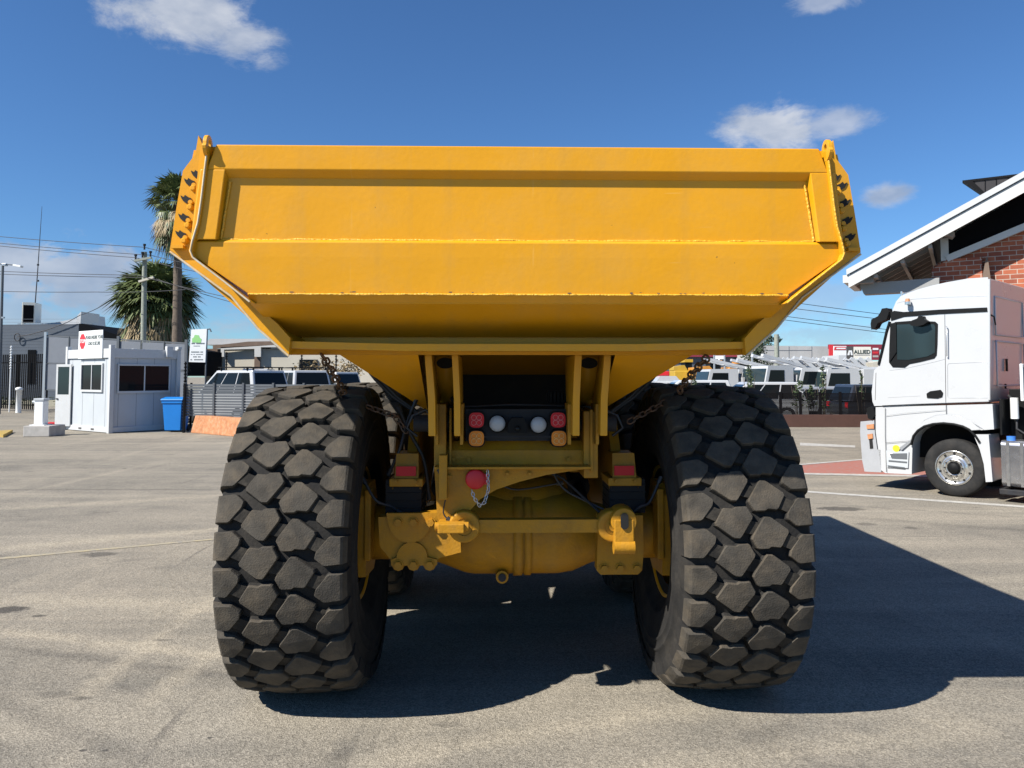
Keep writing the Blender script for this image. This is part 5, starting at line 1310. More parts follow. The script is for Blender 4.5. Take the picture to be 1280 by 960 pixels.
# cabover trucks
def cabover(label, pos, rz, w=2.1, h=2.6, bodyL=4.2, ramp=True, cabL=1.75, group='white trucks parked in rows', box=False):
    t = thing('parked_truck', label, 'truck', group=group)
    b_ = MB(); b_.prism([(0, .55), (0, h * .98), (.25, h), (cabL - .25, h * .985), (cabL - .04, h * .60), (cabL, .55)], 1, -w / 2, w / 2); cb_ = b_.build('cab', M['white'], t, bevel=.06)
    for s in (-1, 1):
        q = MB(); q.prism([(.55, h * .62), (.55, h * .90), (cabL - .38, h * .90), (cabL - .22, h * .62)], 1, s * (w / 2), s * (w / 2 + .012)); q.build('side_window', M['glass'], t)
    q = MB(); q.add([(cabL - .015, -w / 2 + .1, h * .60), (cabL - .015, w / 2 - .1, h * .60), (cabL - .20, w / 2 - .1, h * .93), (cabL - .20, -w / 2 + .1, h * .93)], [(0, 1, 2, 3)]); q.build('windscreen', M['glass_teal'], t, solid=.03)
    q = MB(); q.box(-bodyL, 0, -.4, .4, .55, .8); q.build('chassis', M['dark_steel'], t)
    if box: q = MB(); q.box(-bodyL, -.15, -w / 2, w / 2, .85, h * 1.0); q.build('box_body', M['white'], t, bevel=.03)
    else: q = MB(); q.box(-bodyL, -.2, -w / 2, w / 2, .85, 1.0); q.box(-.35, -.2, -w / 2, w / 2, 1.0, h * .8); q.build('tray', M['white_dirty'], t)
    for x in (cabL * .5, -bodyL * .7):
        for s in (-1, 1):
            q = MB(); q.cyl((x, s * (w / 2 - .28), .42), (x, s * (w / 2), .42), .42, n=18); q.build('wheel', M['tyre_black'], t)
    if ramp:
        q = MB()
        for s in (-1, 1): q.bar((-1.6, s * .45, h * .93), (1.4, s * .45, h * 1.22), .22, .14)
        for k in range(4): q.bar((-1.3 + k * .8, -.45, h * (.955 + .075 * k)), (-1.3 + k * .8, .45, h * (.955 + .075 * k)), .08, .06)
        q.build('ladder_rack', M['white'], t)
    place(t, pos, rz); return t
cabover('white cabover truck with a folded boom just right of the hanging chain', at0(914, 41), R(185), 2.1, H(461, 41), 5, True)
cabover('white cabover truck with its cab between the two leafy bushes at the fence', at0(948, 43), R(185), 2.1, H(461, 43), 5, True)
cabover('white cabover truck with a green tinted windscreen left of the box trucks', at0(976, 40), R(196), 2.2, H(457, 40), 3.5, True)
cabover('white box truck seen side on with a teal side panel', at0(1030, 40), R(183), 2.3, H(459, 40), 3.0, True, 1.9, box=True)
cabover('white box truck nearest the white tractor cab', at0(1062, 39), R(183), 2.3, H(461, 39), 4.5, True, 1.9, box=True)
# tilted white ramps of low trailers behind the trucks
for i, u in enumerate((985, 997, 1010, 1022, 1034, 1070, 1080, 1090)):
    mb = MB(); D = 47; a = at(u - 7, 448, D); c = at(u + 9, 461.5, D)
    for dy in (0, .9): mb.bar(a + Vector((0, dy, 0)), c + Vector((0, dy, 0)), .16, .22)
    for k in range(5): q = a.lerp(c, (k + .5) / 5); mb.bar(q, q + Vector((0, .9, 0)), .08, .06)
    for dy in (0, .9): mb.bar(c + Vector((0, dy, 0)), (c.x, c.y + dy, 0), .1, .1)
    labs = ['leftmost white tilted loading ramp under the concrete wall', 'second white tilted loading ramp from the left', 'third white tilted loading ramp from the left', 'fourth white tilted loading ramp, above the box truck', 'fifth white tilted loading ramp, below the red shop signs', 'white tilted loading ramp below the cream ALLIED board, leftmost of three', 'white tilted loading ramp below the cream ALLIED board, middle of three', 'white tilted loading ramp closest to the tractor cab']
    tag(mb.build('loading_ramp', M['white']), labs[i], 'ramp', 'tilted white loading ramps')
# yellow machines
def machine(label, u, D, m_, v_top, W_):
    p = at0(u, D); t = thing('loader_machine', label, 'loader', p, group='construction machines in the far lot'); zt = H(v_top, D)
    mb = MB(); mb.box(p[0] - W_ * .5, p[0] + W_ * .35, D, D + 2, .9, zt * .72); mb.prism([(p[0] - W_ * .5, zt * .72), (p[0] + W_ * .1, zt * .72), (p[0] - W_ * .05, zt * .86), (p[0] - W_ * .5, zt * .82)], 1, D + .1, D + 1.9); mb.build('hood', m_, t, bevel=.06)
    mb = MB(); mb.box(p[0] + W_ * .0, p[0] + W_ * .3, D + .3, D + 1.7, zt * .7, zt * .93); cb_ = mb.build('cab', M['glass'], t); mb = MB(); mb.box(p[0] - W_ * .03, p[0] + W_ * .33, D + .2, D + 1.8, zt * .93, zt); mb.build('cab_roof', m_, cb_)
    mb = MB(); mb.tube([(p[0] + W_ * .3, D + 1, zt * .55), (p[0] + W_ * .62, D + 1, zt * .80), (p[0] + W_ * .9, D + 1, zt * .5)], .14, 6); mb.prism([(p[0] + W_ * .8, zt * .3), (p[0] + W_ * 1.05, zt * .3), (p[0] + W_ * .95, zt * .6), (p[0] + W_ * .85, zt * .6)], 1, D, D + 2); mb.build('boom', m_, t, bevel=.02)
    for x in (-.3, .25):
        mb = MB(); mb.cyl((p[0] + W_ * x, D - .1, .75), (p[0] + W_ * x, D + .4, .75), .75, n=20); mb.build('wheel', M['tyre_black'], t)
machine('bright yellow loader farthest left seen beneath the truck body', 858, 58, M['machine_yellow'], 449, 1.8)
machine('orange and yellow loader behind the hanging chain', 890, 56, M['machine_orange'], 450, 2.6)
machine('orange loader at the foot of the dark tree', 925, 60, M['machine_orange'], 451, 2.8)
p = at0(840, 40); t = thing('red_topped_ute', 'white ute with a red canopy glimpsed between the mudguard and chain', 'ute', p)
mb = MB(); mb.box(p[0] - .9, p[0] + 1.2, 40, 44, .5, H(477, 40)); mb.prism([(p[0] - .8, H(477, 40)), (p[0] - .6, H(470, 40)), (p[0] + .25, H(470, 40)), (p[0] + .5, H(477, 40))], 1, 40.1, 41.8); mb.build('body', M['white'], t, bevel=.05)
mb = MB(); mb.box(p[0] - .7, p[0] + .1, 41, 43.5, H(469.8, 40), H(464, 40)); mb.build('canopy', M['red'], t, bevel=.04)
for s in (-.6, .9): mb = MB(); mb.cyl((p[0] + s, 39.95, .38), (p[0] + s, 40.3, .38), .38, n=16); mb.build('wheel', M['tyre_black'], t)
# grey shed backs seen beneath the body
t = thing('grey_shed', 'long grey shed with a purple roof seen beneath the truck body', 'building', (15, 75, 0)); D = 74
mb = MB(); mb.extr([at(700, 485, D), at(952, 485, D), at(952, 446, D), at(700, 446, D)], (0, 8, 0)); mb.build('wall', M['bluegrey'], t)
mb = MB(); mb.extr([at(700, 446, D - .4), at(952, 446, D - .4), at(952, 441, D - .4), at(700, 441, D - .4)], (0, 9, 0)); mb.build('roof', M['sign_maroon'], t)
mb = MB(); D = 72; mb.extr([at(893, 449, D), at(906, 449, D), at(906, 444.5, D), at(893, 444.5, D)], (0, .1, 0)); mb.cyl(at(899, 449, D), (at(899, 449, D).x, D, 0), .08, n=8); tag(mb.build('banner_board', M['sign_white']), 'small white banner board above the orange loader', 'sign')
for i, (u, D, vt) in enumerate(((893.5, 50, 440), (906.5, 52, 440), (941, 48, 438), (972, 52, 418))):
    c = at0(u, D); mb = MB(); w = .16 if i == 3 else .06
    mb.cyl(c, (c[0], D, H(vt, D)), w * 1.1, w, n=10); tag(mb.build('lot_pole', M['silver'] if i < 3 else M['timber_grey']), ['thin grey pole between the chain and the first bush', 'thin grey pole right of the small banner board', 'thin grey pole at the left of the dark tree', 'stout pale pole in front of the concrete wall'][i], 'pole')

# concrete wall building with signs
t = thing('concrete_building', 'pale precast concrete building behind the white trucks', 'building', (30, 66, 0)); D = 66
mb = MB(); mb.extr([at(954, 500, D), at(1042, 500, D), at(1042, 433, D), at(954, 432, D)], (0, 10, 0)); wl = mb.build('wall', M['blockwall'], t)
mb = MB()
for u in (986, 1014.5): mb.extr([at(u, 500, D - .02), at(u + .5, 500, D - .02), at(u + .5, 433, D - .02), at(u, 433, D - .02)], (0, .03, 0))
mb.extr([at(954, 438.3, D - .02), at(1015, 438, D - .02), at(1015, 437.5, D - .02), at(954, 437.8, D - .02)], (0, .03, 0)); mb.build('panel_joint', M['grey_panel'], wl)
t = thing('shop_building', 'red and maroon shop front wall carrying a row of sign boards', 'building', (40, 64, 0)); D = 64
mb = MB(); mb.extr([at(1042.5, 500, D), at(1190, 500, D), at(1190, 452, D), at(1042.5, 452, D)], (0, 8, 0)); mb.build('wall', M['grey_panel'], t)
mb = MB(); mb.extr([at(1036, 436, D - .1), at(1190, 438, D - .1), at(1190, 430.5, D - .1), at(1036, 430.5, D - .1)], (0, .2, 0)); fs_ = mb.build('fascia', M['sign_maroon'], t)
mb = MB(); mb.extr([at(1037, 447, D - .2), at(1042, 447, D - .2), at(1042, 431, D - .2), at(1037, 431, D - .2)], (0, .2, 0)); mb.build('red_end_panel', M['sign_red'], t)
def board(name, u0, v0, u1, v1, m_, label, extra=None):
    tt = thing(name, label, 'sign', tuple(at((u0 + u1) / 2, v1, D - .35)))
    mb = MB(); mb.extr([at(u0, v1, D - .35), at(u1, v1, D - .35), at(u1, v0, D - .35), at(u0, v0, D - .35)], (0, .08, 0)); mb.build('board', m_, tt)
    if extra: extra(tt)
    return tt
def ex_a(tt):
    mb = MB(); mb.extr([at(1042.5, 437.5, D - .37), at(1057.5, 437.5, D - .37), at(1057.5, 433.5, D - .37), at(1043.5, 433.5, D - .37)], (0, .01, 0)); mb.build('red_band', M['sign_red'], tt)
    mb = MB(); mb.extr([at(1045, 436.3, D - .39), at(1057, 436.3, D - .39), at(1057, 434.6, D - .39), at(1046, 434.6, D - .39)], (0, .01, 0)); mb.build('white_mark', M['sign_white'], tt)
board('shop_sign', 1042, 432.5, 1058, 445, M['sign_white'], 'white sign board with a red band at the left of the shop front', ex_a)
def ex_b(tt):
    mb = MB(); mb.extr([at(1059.3, 444, D - .37), at(1066, 444, D - .37), at(1064.8, 438, D - .37), at(1061, 438, D - .37)], (0, .01, 0)); mb.build('emblem', M['sign_white'], tt)
    mb = MB(); mb.extr([at(1062, 444, D - .385), at(1063.4, 444, D - .385), at(1063, 440, D - .385), at(1062.4, 440, D - .385)], (0, .01, 0)); mb.build('emblem_bar', M['sign_char'], tt)
board('logo_sign', 1058.5, 433, 1066.6, 449, M['sign_char'], 'narrow charcoal board with a white A emblem', ex_b)
def ex_c(tt):
    c = at(1077.8, 440, D - .37); text_part('ALLIED', M['sign_ink'], tt, c, (1, 0, 0), .44, bold=.012, sx=1.0)
    c = at(1077.8, 443.6, D - .37); mb = MB(); mb.box(c.x - .66, c.x + .66, D - .37, D - .36, c.z - .03, c.z + .03); mb.build('underline', M['concrete'], tt)
board('name_board', 1067, 433.5, 1088.6, 448.5, M['sign_cream'], 'cream board reading ALLIED on the shop front', ex_c)
def ex_d(tt):
    for k, mm in enumerate(('sign_white', 'sign_red', 'concrete')):
        mb = MB(); v = 435 + k * 4.6; mb.extr([at(1091, v + 2.4, D - .37), at(1098, v + 2.4, D - .37), at(1098, v, D - .37), at(1091, v, D - .37)], (0, .01, 0)); mb.build('band', M[mm], tt)
board('tall_sign', 1090, 433, 1099.5, 450, M['sign_maroon'], 'tall maroon board with pale and red bands right of the cream board', ex_d)
mb = MB(); D3 = 56; mb.extr([at(1048, 462, D3), at(1067, 462, D3), at(1067, 449.5, D3), at(1058, 449.5, D3), at(1058, 444, D3), at(1048.5, 444, D3)], (0, 3, 0)); tag(mb.build('crate_body', M['white']), 'white boxy stepped kiosk body below the shop sign boards', 'kiosk')
mb = MB(); mb.extr([at(1094, 462, 46), at(1099, 462, 46), at(1099.5, 451.5, 46), at(1091, 453, 46)], (0, 1, 0)); tag(mb.build('timber_pallet_stack', M['cream']), 'pale timber stack end beside the tractor cab', 'pallets')

# right fence on dark brown wall
D = 28.2
mb = MB(); xl, xr = at(940, 520, D + .3).x, at(1200, 520, D).x
zt = H(518.5, D)
mb.box(xl, xr, D, D + .3, 0, zt); tag(mb.build('retaining_wall', M['brownwall'], bevel=.01), 'low dark brown wall under the black slat fence on the right', 'wall')
t = thing('black_fence', 'black slat fence with small gaps on the dark brown wall', 'fence', ((xl + xr) / 2, D + .15, zt))
mb = MB(); z1 = H(491.5, D); n_ = 17; st = (z1 - zt) / n_
for i in range(n_): mb.box(xl, xr, D + .14, D + .16, zt + st * i + st * .24, zt + st * (i + 1))
mb.build('slat_panel', M['fence_black'], t)
u = 985
for u in range(952, 1180, 25):
    x = at(u, 500, D).x; mb = MB(); mb.box(x - .05, x + .05, D + .1, D + .138, zt, z1 + .05); mb.build('post', M['fence_black'], t)

# ================================================================== SHRUBS, TREES
def leafy(mb, c, rx, rz, n_, size, rnd, core=.0):
    for i in range(n_):
        while True:
            x, y, z = rnd.uniform(-1, 1), rnd.uniform(-1, 1), rnd.uniform(-1, 1)
            q = x * x + y * y + z * z
            if q < 1 and q > core: break
        p = Vector((c[0] + x * rx, c[1] + y * rx, c[2] + z * rz))
        a = Vector((rnd.gauss(0, 1), rnd.gauss(0, 1), rnd.gauss(0, .7))).normalized(); b_ = a.cross(Vector((rnd.gauss(0, 1), rnd.gauss(0, 1), rnd.gauss(0, 1)))).normalized()
        s = size * rnd.uniform(.6, 1.4)
        mb.add([p - a * s, p + b_ * s * .4, p + a * s, p - b_ * s * .4], [(0, 1, 2, 3)])
def shrub(label, u, v0, v1, D, wpx, seed, n_=260, kind='shrub'):
    rnd = random.Random(seed); p = at0(u, D); z0, z1 = H(v0, D), H(v1, D); w = wpx / 2 * D / FOC
    t = thing('fence_shrub', label, kind, p, group='young shrubs along the black fence')
    mb = MB()
    for k in range(5): 
        a = rnd.uniform(-.25, .25); mb.tube([(p[0] + a * .2, D, 0), (p[0] + a, D + rnd.uniform(-.2, .2), z1 - rnd.uniform(.0, .5))], [.015, .006], 5)
    mb.build('stem', M['trunk'], t)
    mb = MB()
    for k in range(7):
        f = k / 6; zc = z0 + (z1 - z0) * f; leafy(mb, (p[0] + rnd.uniform(-.3, .3) * w, D, zc), w * (1 - .65 * f) * rnd.uniform(.7, 1.1), (z1 - z0) / 9, n_ // 7, .055, rnd)
    mb.build('foliage', M['leaf'], t)
shrub('leafy bush just right of the right tyre top, before the cabover truck', 938, 500, 460, 28.9, 17, 1)
shrub('tall leafy bush at the black fence before the white box truck', 1029, 508, 461, 28.9, 16, 2)
shrub('low leafy bush at the black fence above the tyre shoulder', 999, 505, 478, 28.9, 22, 3)
shrub('short leafy bush near the hanging chain under the body', 868, 500, 468, 30.5, 14, 4)
shrub('thin young plant before the second white box truck', 1077, 498, 466, 28.9, 7, 5, 120)
shrub('low bush between the wagon and the tall leafy bush', 1014, 508, 484, 29.3, 14, 8)
t = thing('eucalyptus_tree', 'dark spreading tree behind the concrete building', 'tree', (at(972, 430, 80).x, 80, 0)); rnd = random.Random(9); D = 80
mb = MB(); x = at(972, 430, D).x
mb.tube([(x, D, 0), (x + .2, D, 2.5), (x - .3, D, 5.2)], [.35, .25, .1], 8)
for a in range(6): mb.tube([(x, D, 2.4), (x + rnd.uniform(-3, 2.5), D + rnd.uniform(-1, 1), rnd.uniform(3.5, 5.5))], [.14, .04], 6)
mb.build('trunk', M['trunk'], t)
mb = MB()
for k in range(26): leafy(mb, (at(rnd.uniform(938, 992), 430, D).x, D + rnd.uniform(-1.5, 1.5), rnd.uniform(2.2, 5.5)), rnd.uniform(.5, 1.1), rnd.uniform(.4, .8), 190, .13, rnd)
for k in range(4): leafy(mb, (at(rnd.uniform(958, 975), 430, D).x, D, 5.6 + rnd.uniform(0, .5)), .45, .3, 100, .12, rnd)
mb.build('crown', M['leaf_dark'], t)
t = thing('dark_tree', 'dense dark green tree left of the concrete building', 'tree', (at(945, 460, 62).x, 62, 0)); D = 62
mb = MB(); x = at(946, 450, D).x; mb.tube([(x, D, 0), (x, D, 3.2)], [.25, .1], 8); mb.build('trunk', M['trunk'], t)
mb = MB()
for k in range(14): leafy(mb, (x + rnd.uniform(-.8, .8), D + rnd.uniform(-.8, .8), rnd.uniform(1.6, 4.4)), rnd.uniform(.4, .8), rnd.uniform(.4, .7), 200, .10, rnd)
mb.build('crown', M['leaf_dark'], t)
# scrub behind the palisade
mb = MB(); rnd = random.Random(4)
for k in range(40): leafy(mb, (rnd.uniform(-38, -24), rnd.uniform(47, 56), .15), .8, .35, 60, .08, rnd)
tag(mb.build('undergrowth', M['leaf']), 'low weeds behind the palisade fence', 'weeds', kind='stuff')
mb = MB(); rnd = random.Random(14)
for k in range(9): leafy(mb, (at(rnd.uniform(372, 440), 462, 47).x, 47, H(463, 47) + rnd.uniform(-.5, .4)), .8, .5, 110, .12, rnd)
tag(mb.build('dry_hedge', M['frond_dry']), 'dry brownish hedge before the cream warehouse', 'hedge')

# ================================================================== BRICK BUILDING
YB = R(31); eb_ = (math.cos(YB), -math.sin(YB)); qb = (math.sin(YB), math.cos(YB)); ob = (8.71, 15.6)
bb = thing('brick_building', 'red brick building with a white gabled roof behind the tractor cab', 'building', (ob[0], ob[1], 0))
def BS(s, z, off=0.0):      # s along the gable, off = toward the yard
    return Vector((ob[0] + eb_[0] * s - qb[0] * off, ob[1] + eb_[1] * s - qb[1] * off, z))
def FB(u, v, off=0.0):
    s, z = on_plane(u, v, (ob[0] - qb[0] * off, ob[1] - qb[1] * off), eb_); return s, z
QV = Vector((*qb, 0))
def bex(pts, off, depth, name, m_, par=None, bevel=0, solid=0):
    mb = MB(); mb.extr([BS(s, z, off) for s, z in pts], QV * depth); return mb.build(name, m_, par or bb, bevel=bevel)
OV = .8
sA, zA0 = FB(1062, 345, OV); sB, zB0 = FB(1280, 225, OV); slope = (zB0 - zA0) / (sB - sA)
rz_ = lambda s: zA0 + slope * (s - sA)
SR = 9.0
sw = FB(1165, 350)[0]
s1, z1 = FB(1183, 323)
wl = bex([(sw, 0), (SR, 0), (SR, rz_(SR) - .5), (s1 + .1, rz_(s1) - .6), (s1, z1), (sw, FB(1165, 334)[1])], 0, 12, 'wall', M['brick'])
s2 = FB(1228, 345, .12)[0]
bex([(sw + .001, 0), (s2, 0), (s2, FB(1228, 321, .12)[1]), (FB(1185, 324, .12)[0], FB(1185, 324, .12)[1]), (sw + .001, FB(1165, 337, .12)[1])], .12, .119, 'pier', M['brick'])
s3 = s2
bex([(s3 - .02, FB(1228, 352, .2)[1]), (s3 + .14, FB(1228, 352, .2)[1]), (s3 + .10, FB(1226, 322, .2)[1]), (s3 + .07, FB(1226, 322, .2)[1])], .2, .19, 'downpipe_shoe', M['brown'])
# dark louvred infill and pale frame
sC, zC_ = FB(1186, 320, .05); sD, zD_ = FB(1280, 281, .05); sl2 = (zD_ - zC_) / (sD - sC); zf = lambda s: zC_ + sl2 * (s - sC)
bex([(sC, zf(sC)), (SR - .2, zf(SR - .2)), (SR - .2, rz_(SR - .2) - .15), (sC, rz_(sC) - .15)], .05, .045, 'gable_louvre', M['louvre'])
mb = MB(); mb.bar(BS(sC - .04, zf(sC - .04) - .05, .10), BS(SR - .2, zf(SR - .2) - .05, .10), .10, .13); mb.extr([BS(sC - .14, zf(sC) - .1, .11), BS(sC - .0, zf(sC) - .1, .11), BS(sC - .0, rz_(sC) - .2, .11), BS(sC - .14, rz_(sC) - .2, .11)], QV * .06); mb.build('gable_frame', M['eave_white'], bb)
th = .08; RD = 13
def roofsheet(name, z0, z1, m_, e=0.0):
    plan = [(sA + e, OV - e), (sw, OV - e), (sw, OV - 9.0), (sA + e, OV - 2.6)]
    mb = MB(); mb.extr([BS(s, rz_(s) + z0, of) for s, of in plan], Vector((0, 0, z1 - z0))); return mb.build(name, m_, bb)
roofsheet('roof', 0, th, M['roofwhite'])
bex([(sw + .001, rz_(sw)), (SR, rz_(SR)), (SR, rz_(SR) + th), (sw + .001, rz_(sw) + th)], OV, RD, 'roof', M['roofwhite'])
bex([(SR + .001, rz_(SR)), (SR + 9, rz_(SR) - slope * 9), (SR + 9, rz_(SR) - slope * 9 + th), (SR + .001, rz_(SR) + th)], OV, RD, 'roof', M['roofwhite'])
bex([(sA - .02, rz_(sA) - .25), (SR, rz_(SR) - .25), (SR, rz_(SR) + .0), (sA - .02, rz_(sA) + .0)], OV + .05, .05, 'fascia', M['eave_white'])
bex([(sA - .05, rz_(sA) + .015), (SR, rz_(SR) + .015), (SR, rz_(SR) + .15), (sA - .05, rz_(sA) + .13)], OV + .09, .12, 'roof_edge', M['roofwhite'])
roofsheet('soffit', -.07, -.03, M['soffit'], .05)
for k in range(12):
    of = OV - .25 - .7 * k
    s0_ = sA + .08 if of > OV - 2.6 else sA + .08 + (sw - sA) * (OV - 2.6 - of) / 6.4
    if s0_ > sw - .2: continue
    bex([(s0_, rz_(s0_) - .22), (sw, rz_(sw) - .22), (sw, rz_(sw) - .075), (s0_, rz_(s0_) - .075)], of, .07, 'rafter', M['soffit'])
for s in (sA + .45, sA + .95, sA + 1.45):
    bex([(s, rz_(s) - .30), (s + .07, rz_(s) - .30), (s + .07, rz_(s) - .225), (s, rz_(s) - .225)], OV - .05, 2.4 + (s - sA) * 2.0, 'purlin', M['soffit'])
bex([(sA - .13, rz_(sA) - .14), (sA + .03, rz_(sA) - .14), (sA + .03, rz_(sA) + .02), (sA - .13, rz_(sA) + .02)], OV + .02, 1.85, 'gutter', M['eave_white'], bevel=.02)
bex([FB(u, v, .35) for u, v in ((1073, 353), (1080, 368), (1174, 363), (1174, 347.0), (1090, 353.5))], .35, .3, 'eave_beam', M['eave_grey'], bevel=.01)
bex([FB(u, v, .6) for u, v in ((1066, 341), (1069, 350), (1074, 354), (1091, 353), (1094, 343), (1080, 338))], .6, .24, 'gutter_box', M['eave_grey'], bevel=.01)
bex([FB(u, v, .5) for u, v in ((1174, 291.5), (1190, 296), (1194, 291), (1188, 287), (1180, 288.5))], .5, .4, 'purlin_end', M['soffit'], bevel=.02)
# roof monitor clad in dark metal, set back on the roof
om = -2.2
mo = bex([FB(u, v, om) for u, v in ((1233, 244), (1207.5, 226.5), (1330, 212), (1330, 268), (1240, 268))], om, .25, 'roof_monitor', M['clad'])
bex([FB(u, v, om + .03) for u, v in ((1203, 225.5), (1330, 210.5), (1330, 213), (1216, 226.5), (1235, 244.5), (1232, 245))], om + .03, .3, 'monitor_edge', M['fence_black'], mo)
mb = MB()
for u in (1217.5, 1231, 1245, 1260, 1274):
    P4 = [BS(*FB(x, y, om + .02), om + .02) for x, y in ((u, 226.5 + (u - 1207.5) * .66), (u + .7, 226.5 + (u - 1207.5) * .66), (u + .7, 225.5 - (u - 1217) * .12), (u, 225.5 - (u - 1217) * .12))]
    mb.extr(P4, QV * .02)
mb.build('standing_seam', M['louvre'], mo)

# ================================================================== WHITE TRACTOR CAB
c_ = R(48); hd_ = (-math.cos(c_), math.sin(c_)); acr = (math.sin(c_), math.cos(c_))      # heading, across (away)
rc = at(1240, 400, 11.5); o3 = (rc.x, rc.y)
tr = thing('tractor_unit', 'white semi truck tractor unit parked in front of the brick building', 'truck', (o3[0], o3[1], 0))
def sp2(u, v, inn=0.0):
    s, z = on_plane(u, v, o3, hd_); return s, z
def S3(s, z, y=0.0):   # y = distance from the near side inwards
    return Vector((o3[0] + hd_[0] * s + acr[0] * y, o3[1] + hd_[1] * s + acr[1] * y, z))
def side(pts, y0, y1, name, m_, par, bevel=.0, seg=2, smooth=False):
    P = [S3(*sp2(u, v), y0) for u, v in pts]; mb = MB(); mb.extr(P, Vector((*acr, 0)) * (y1 - y0), 0, smooth); return mb.build(name, m_, par, bevel=bevel, seg=seg)
CW = 2.1
upper = [(1236, 503), (1235, 346.5), (1211, 348), (1185, 352.5), (1166.5, 356.5), (1148, 361.5), (1134, 366.5), (1126, 370), (1120, 377), (1116, 387), (1113, 399), (1109.5, 412), (1103, 440), (1098.6, 457), (1092.5, 463), (1091, 478), (1089.6, 490), (1090.6, 502), (1093, 507.5)]
cab = side(upper, 0, CW, 'cab', M['white'], tr, bevel=.035, seg=3)
lowerp = [(1240, 505), (1094, 509), (1094, 540), (1101, 588), (1106, 591.5), (1139, 593), (1140, 554), (1142.5, 545), (1148, 538.5), (1156, 533.5), (1167, 530.8), (1180, 529.8), (1193, 531), (1204, 533.5), (1215, 538.5), (1242, 536.7)]
side(lowerp, .02, CW - .02, 'cab_lower', M['white'], tr, bevel=.02)
# wheel arch lip
mb = MB(); pts = [S3(*sp2(u, v), -.02) for u, v in ((1139.5, 556), (1142.5, 545), (1148, 538.2), (1156, 533), (1167, 530), (1180, 529), (1193, 530.3), (1204, 533), (1212, 537), (1220, 545), (1225, 553))]
mb.tube(pts, .02, 6); mb.build('arch_lip', M['black'], tr)
mb = MB(); pts = [(1140, 550), (1146, 535), (1157, 525), (1170, 519.5), (1184, 518.2), (1200, 520.5), (1214, 526.5), (1225, 536), (1232, 536.5)]
pw = [(1140, 554), (1142.5, 545), (1148, 538.2), (1156, 533), (1167, 530), (1180, 529), (1193, 530.3), (1204, 533), (1214, 537.8)]
P = [S3(*sp2(u, v), -.012) for u, v in pts] ; Q = [S3(*sp2(u, v), -.012) for u, v in pw]
mb.add(P + Q, [(i, i + 1, 9 + i + 1, 9 + i) for i in range(8)]); mb.build('wheel_arch', M['white'], tr, solid=.02)
# rear mudguard leg
side([(1217, 543), (1236, 543), (1241, 602), (1232.5, 602.5), (1230, 580), (1225, 562)], -.01, .5, 'mudguard_leg', M['white'], tr, bevel=.01)
# dark trim band
side([(1113.5, 390.5), (1118, 388.5), (1130, 390), (1175, 387), (1234, 384.3), (1234.5, 389.6), (1175, 392.5), (1130, 396), (1114, 401)], -.012, .01, 'roof_band', M['black'], cab, bevel=.004)
# rounded rear edge strip (lit)
mb = MB(); mb.tube([S3(*sp2(1236.2, v), .01) for v in (349, 380, 420, 460, 500)], .02, 8); mb.build('corner_strip', M['white'], cab)
# side glass
gl = [(1113, 409), (1119, 402.5), (1140, 401), (1158, 401.5), (1169, 402), (1172.5, 405), (1172, 430), (1171, 444), (1168, 448), (1150, 452.5), (1137, 455), (1131, 459.5), (1116, 459), (1111.5, 453), (1111.8, 436)]
side(gl, -.010, .01, 'side_window', M['black'], cab)
side([(1121.5, 406), (1140, 405), (1168, 405.5), (1169.5, 409), (1169, 441), (1160, 445.5), (1136, 450), (1122, 449.5)], -.016, -.008, 'pane', M['glass_teal'], cab)
side([(1113.5, 404.5), (1121, 403), (1121.5, 440), (1113, 452)], -.03, -.004, 'mirror_plate', M['black'], cab, bevel=.01)
# windscreen band wrapping front (front face)
mb = MB(); f0 = [S3(*sp2(u, v), .0) for u, v in ((1110.5, 412), (1098.0, 457))]
A, B = f0; off = Vector((hd_[0], hd_[1], 0)) * .012
mb.add([A + off + Vector((*acr, 0)) * .04, A + off + Vector((*acr, 0)) * (CW - .04), B + off + Vector((*acr, 0)) * (CW - .04), B + off + Vector((*acr, 0)) * .04], [(0, 1, 2, 3)]); mb.build('windscreen', M['glass'], cab, solid=.02)
mb = MB(); mb.tube([S3(*sp2(u, v), -.004) for u, v in ((1112.5, 402), (1108.6, 414), (1103, 438), (1098.5, 456))], .022, 6); mb.build('pillar_trim', M['black'], cab)
# sun visor + mirrors
side([(1090, 405), (1091, 399.5), (1099, 395.5), (1102.5, 390), (1104, 386), (1111, 385), (1113, 390), (1110, 399), (1103.5, 402), (1099, 404), (1096, 410), (1091, 412.5)], -.06, .12, 'front_mirror', M['black'], tr, bevel=.02)
side([(1140, 404.5), (1144, 401), (1151, 398.5), (1152, 395.5), (1157, 395.5), (1158, 399), (1164, 402.5), (1158, 406.5), (1150, 408.5), (1143, 407.5)], -.14, -.01, 'kerb_mirror', M['black'], tr, bevel=.02)
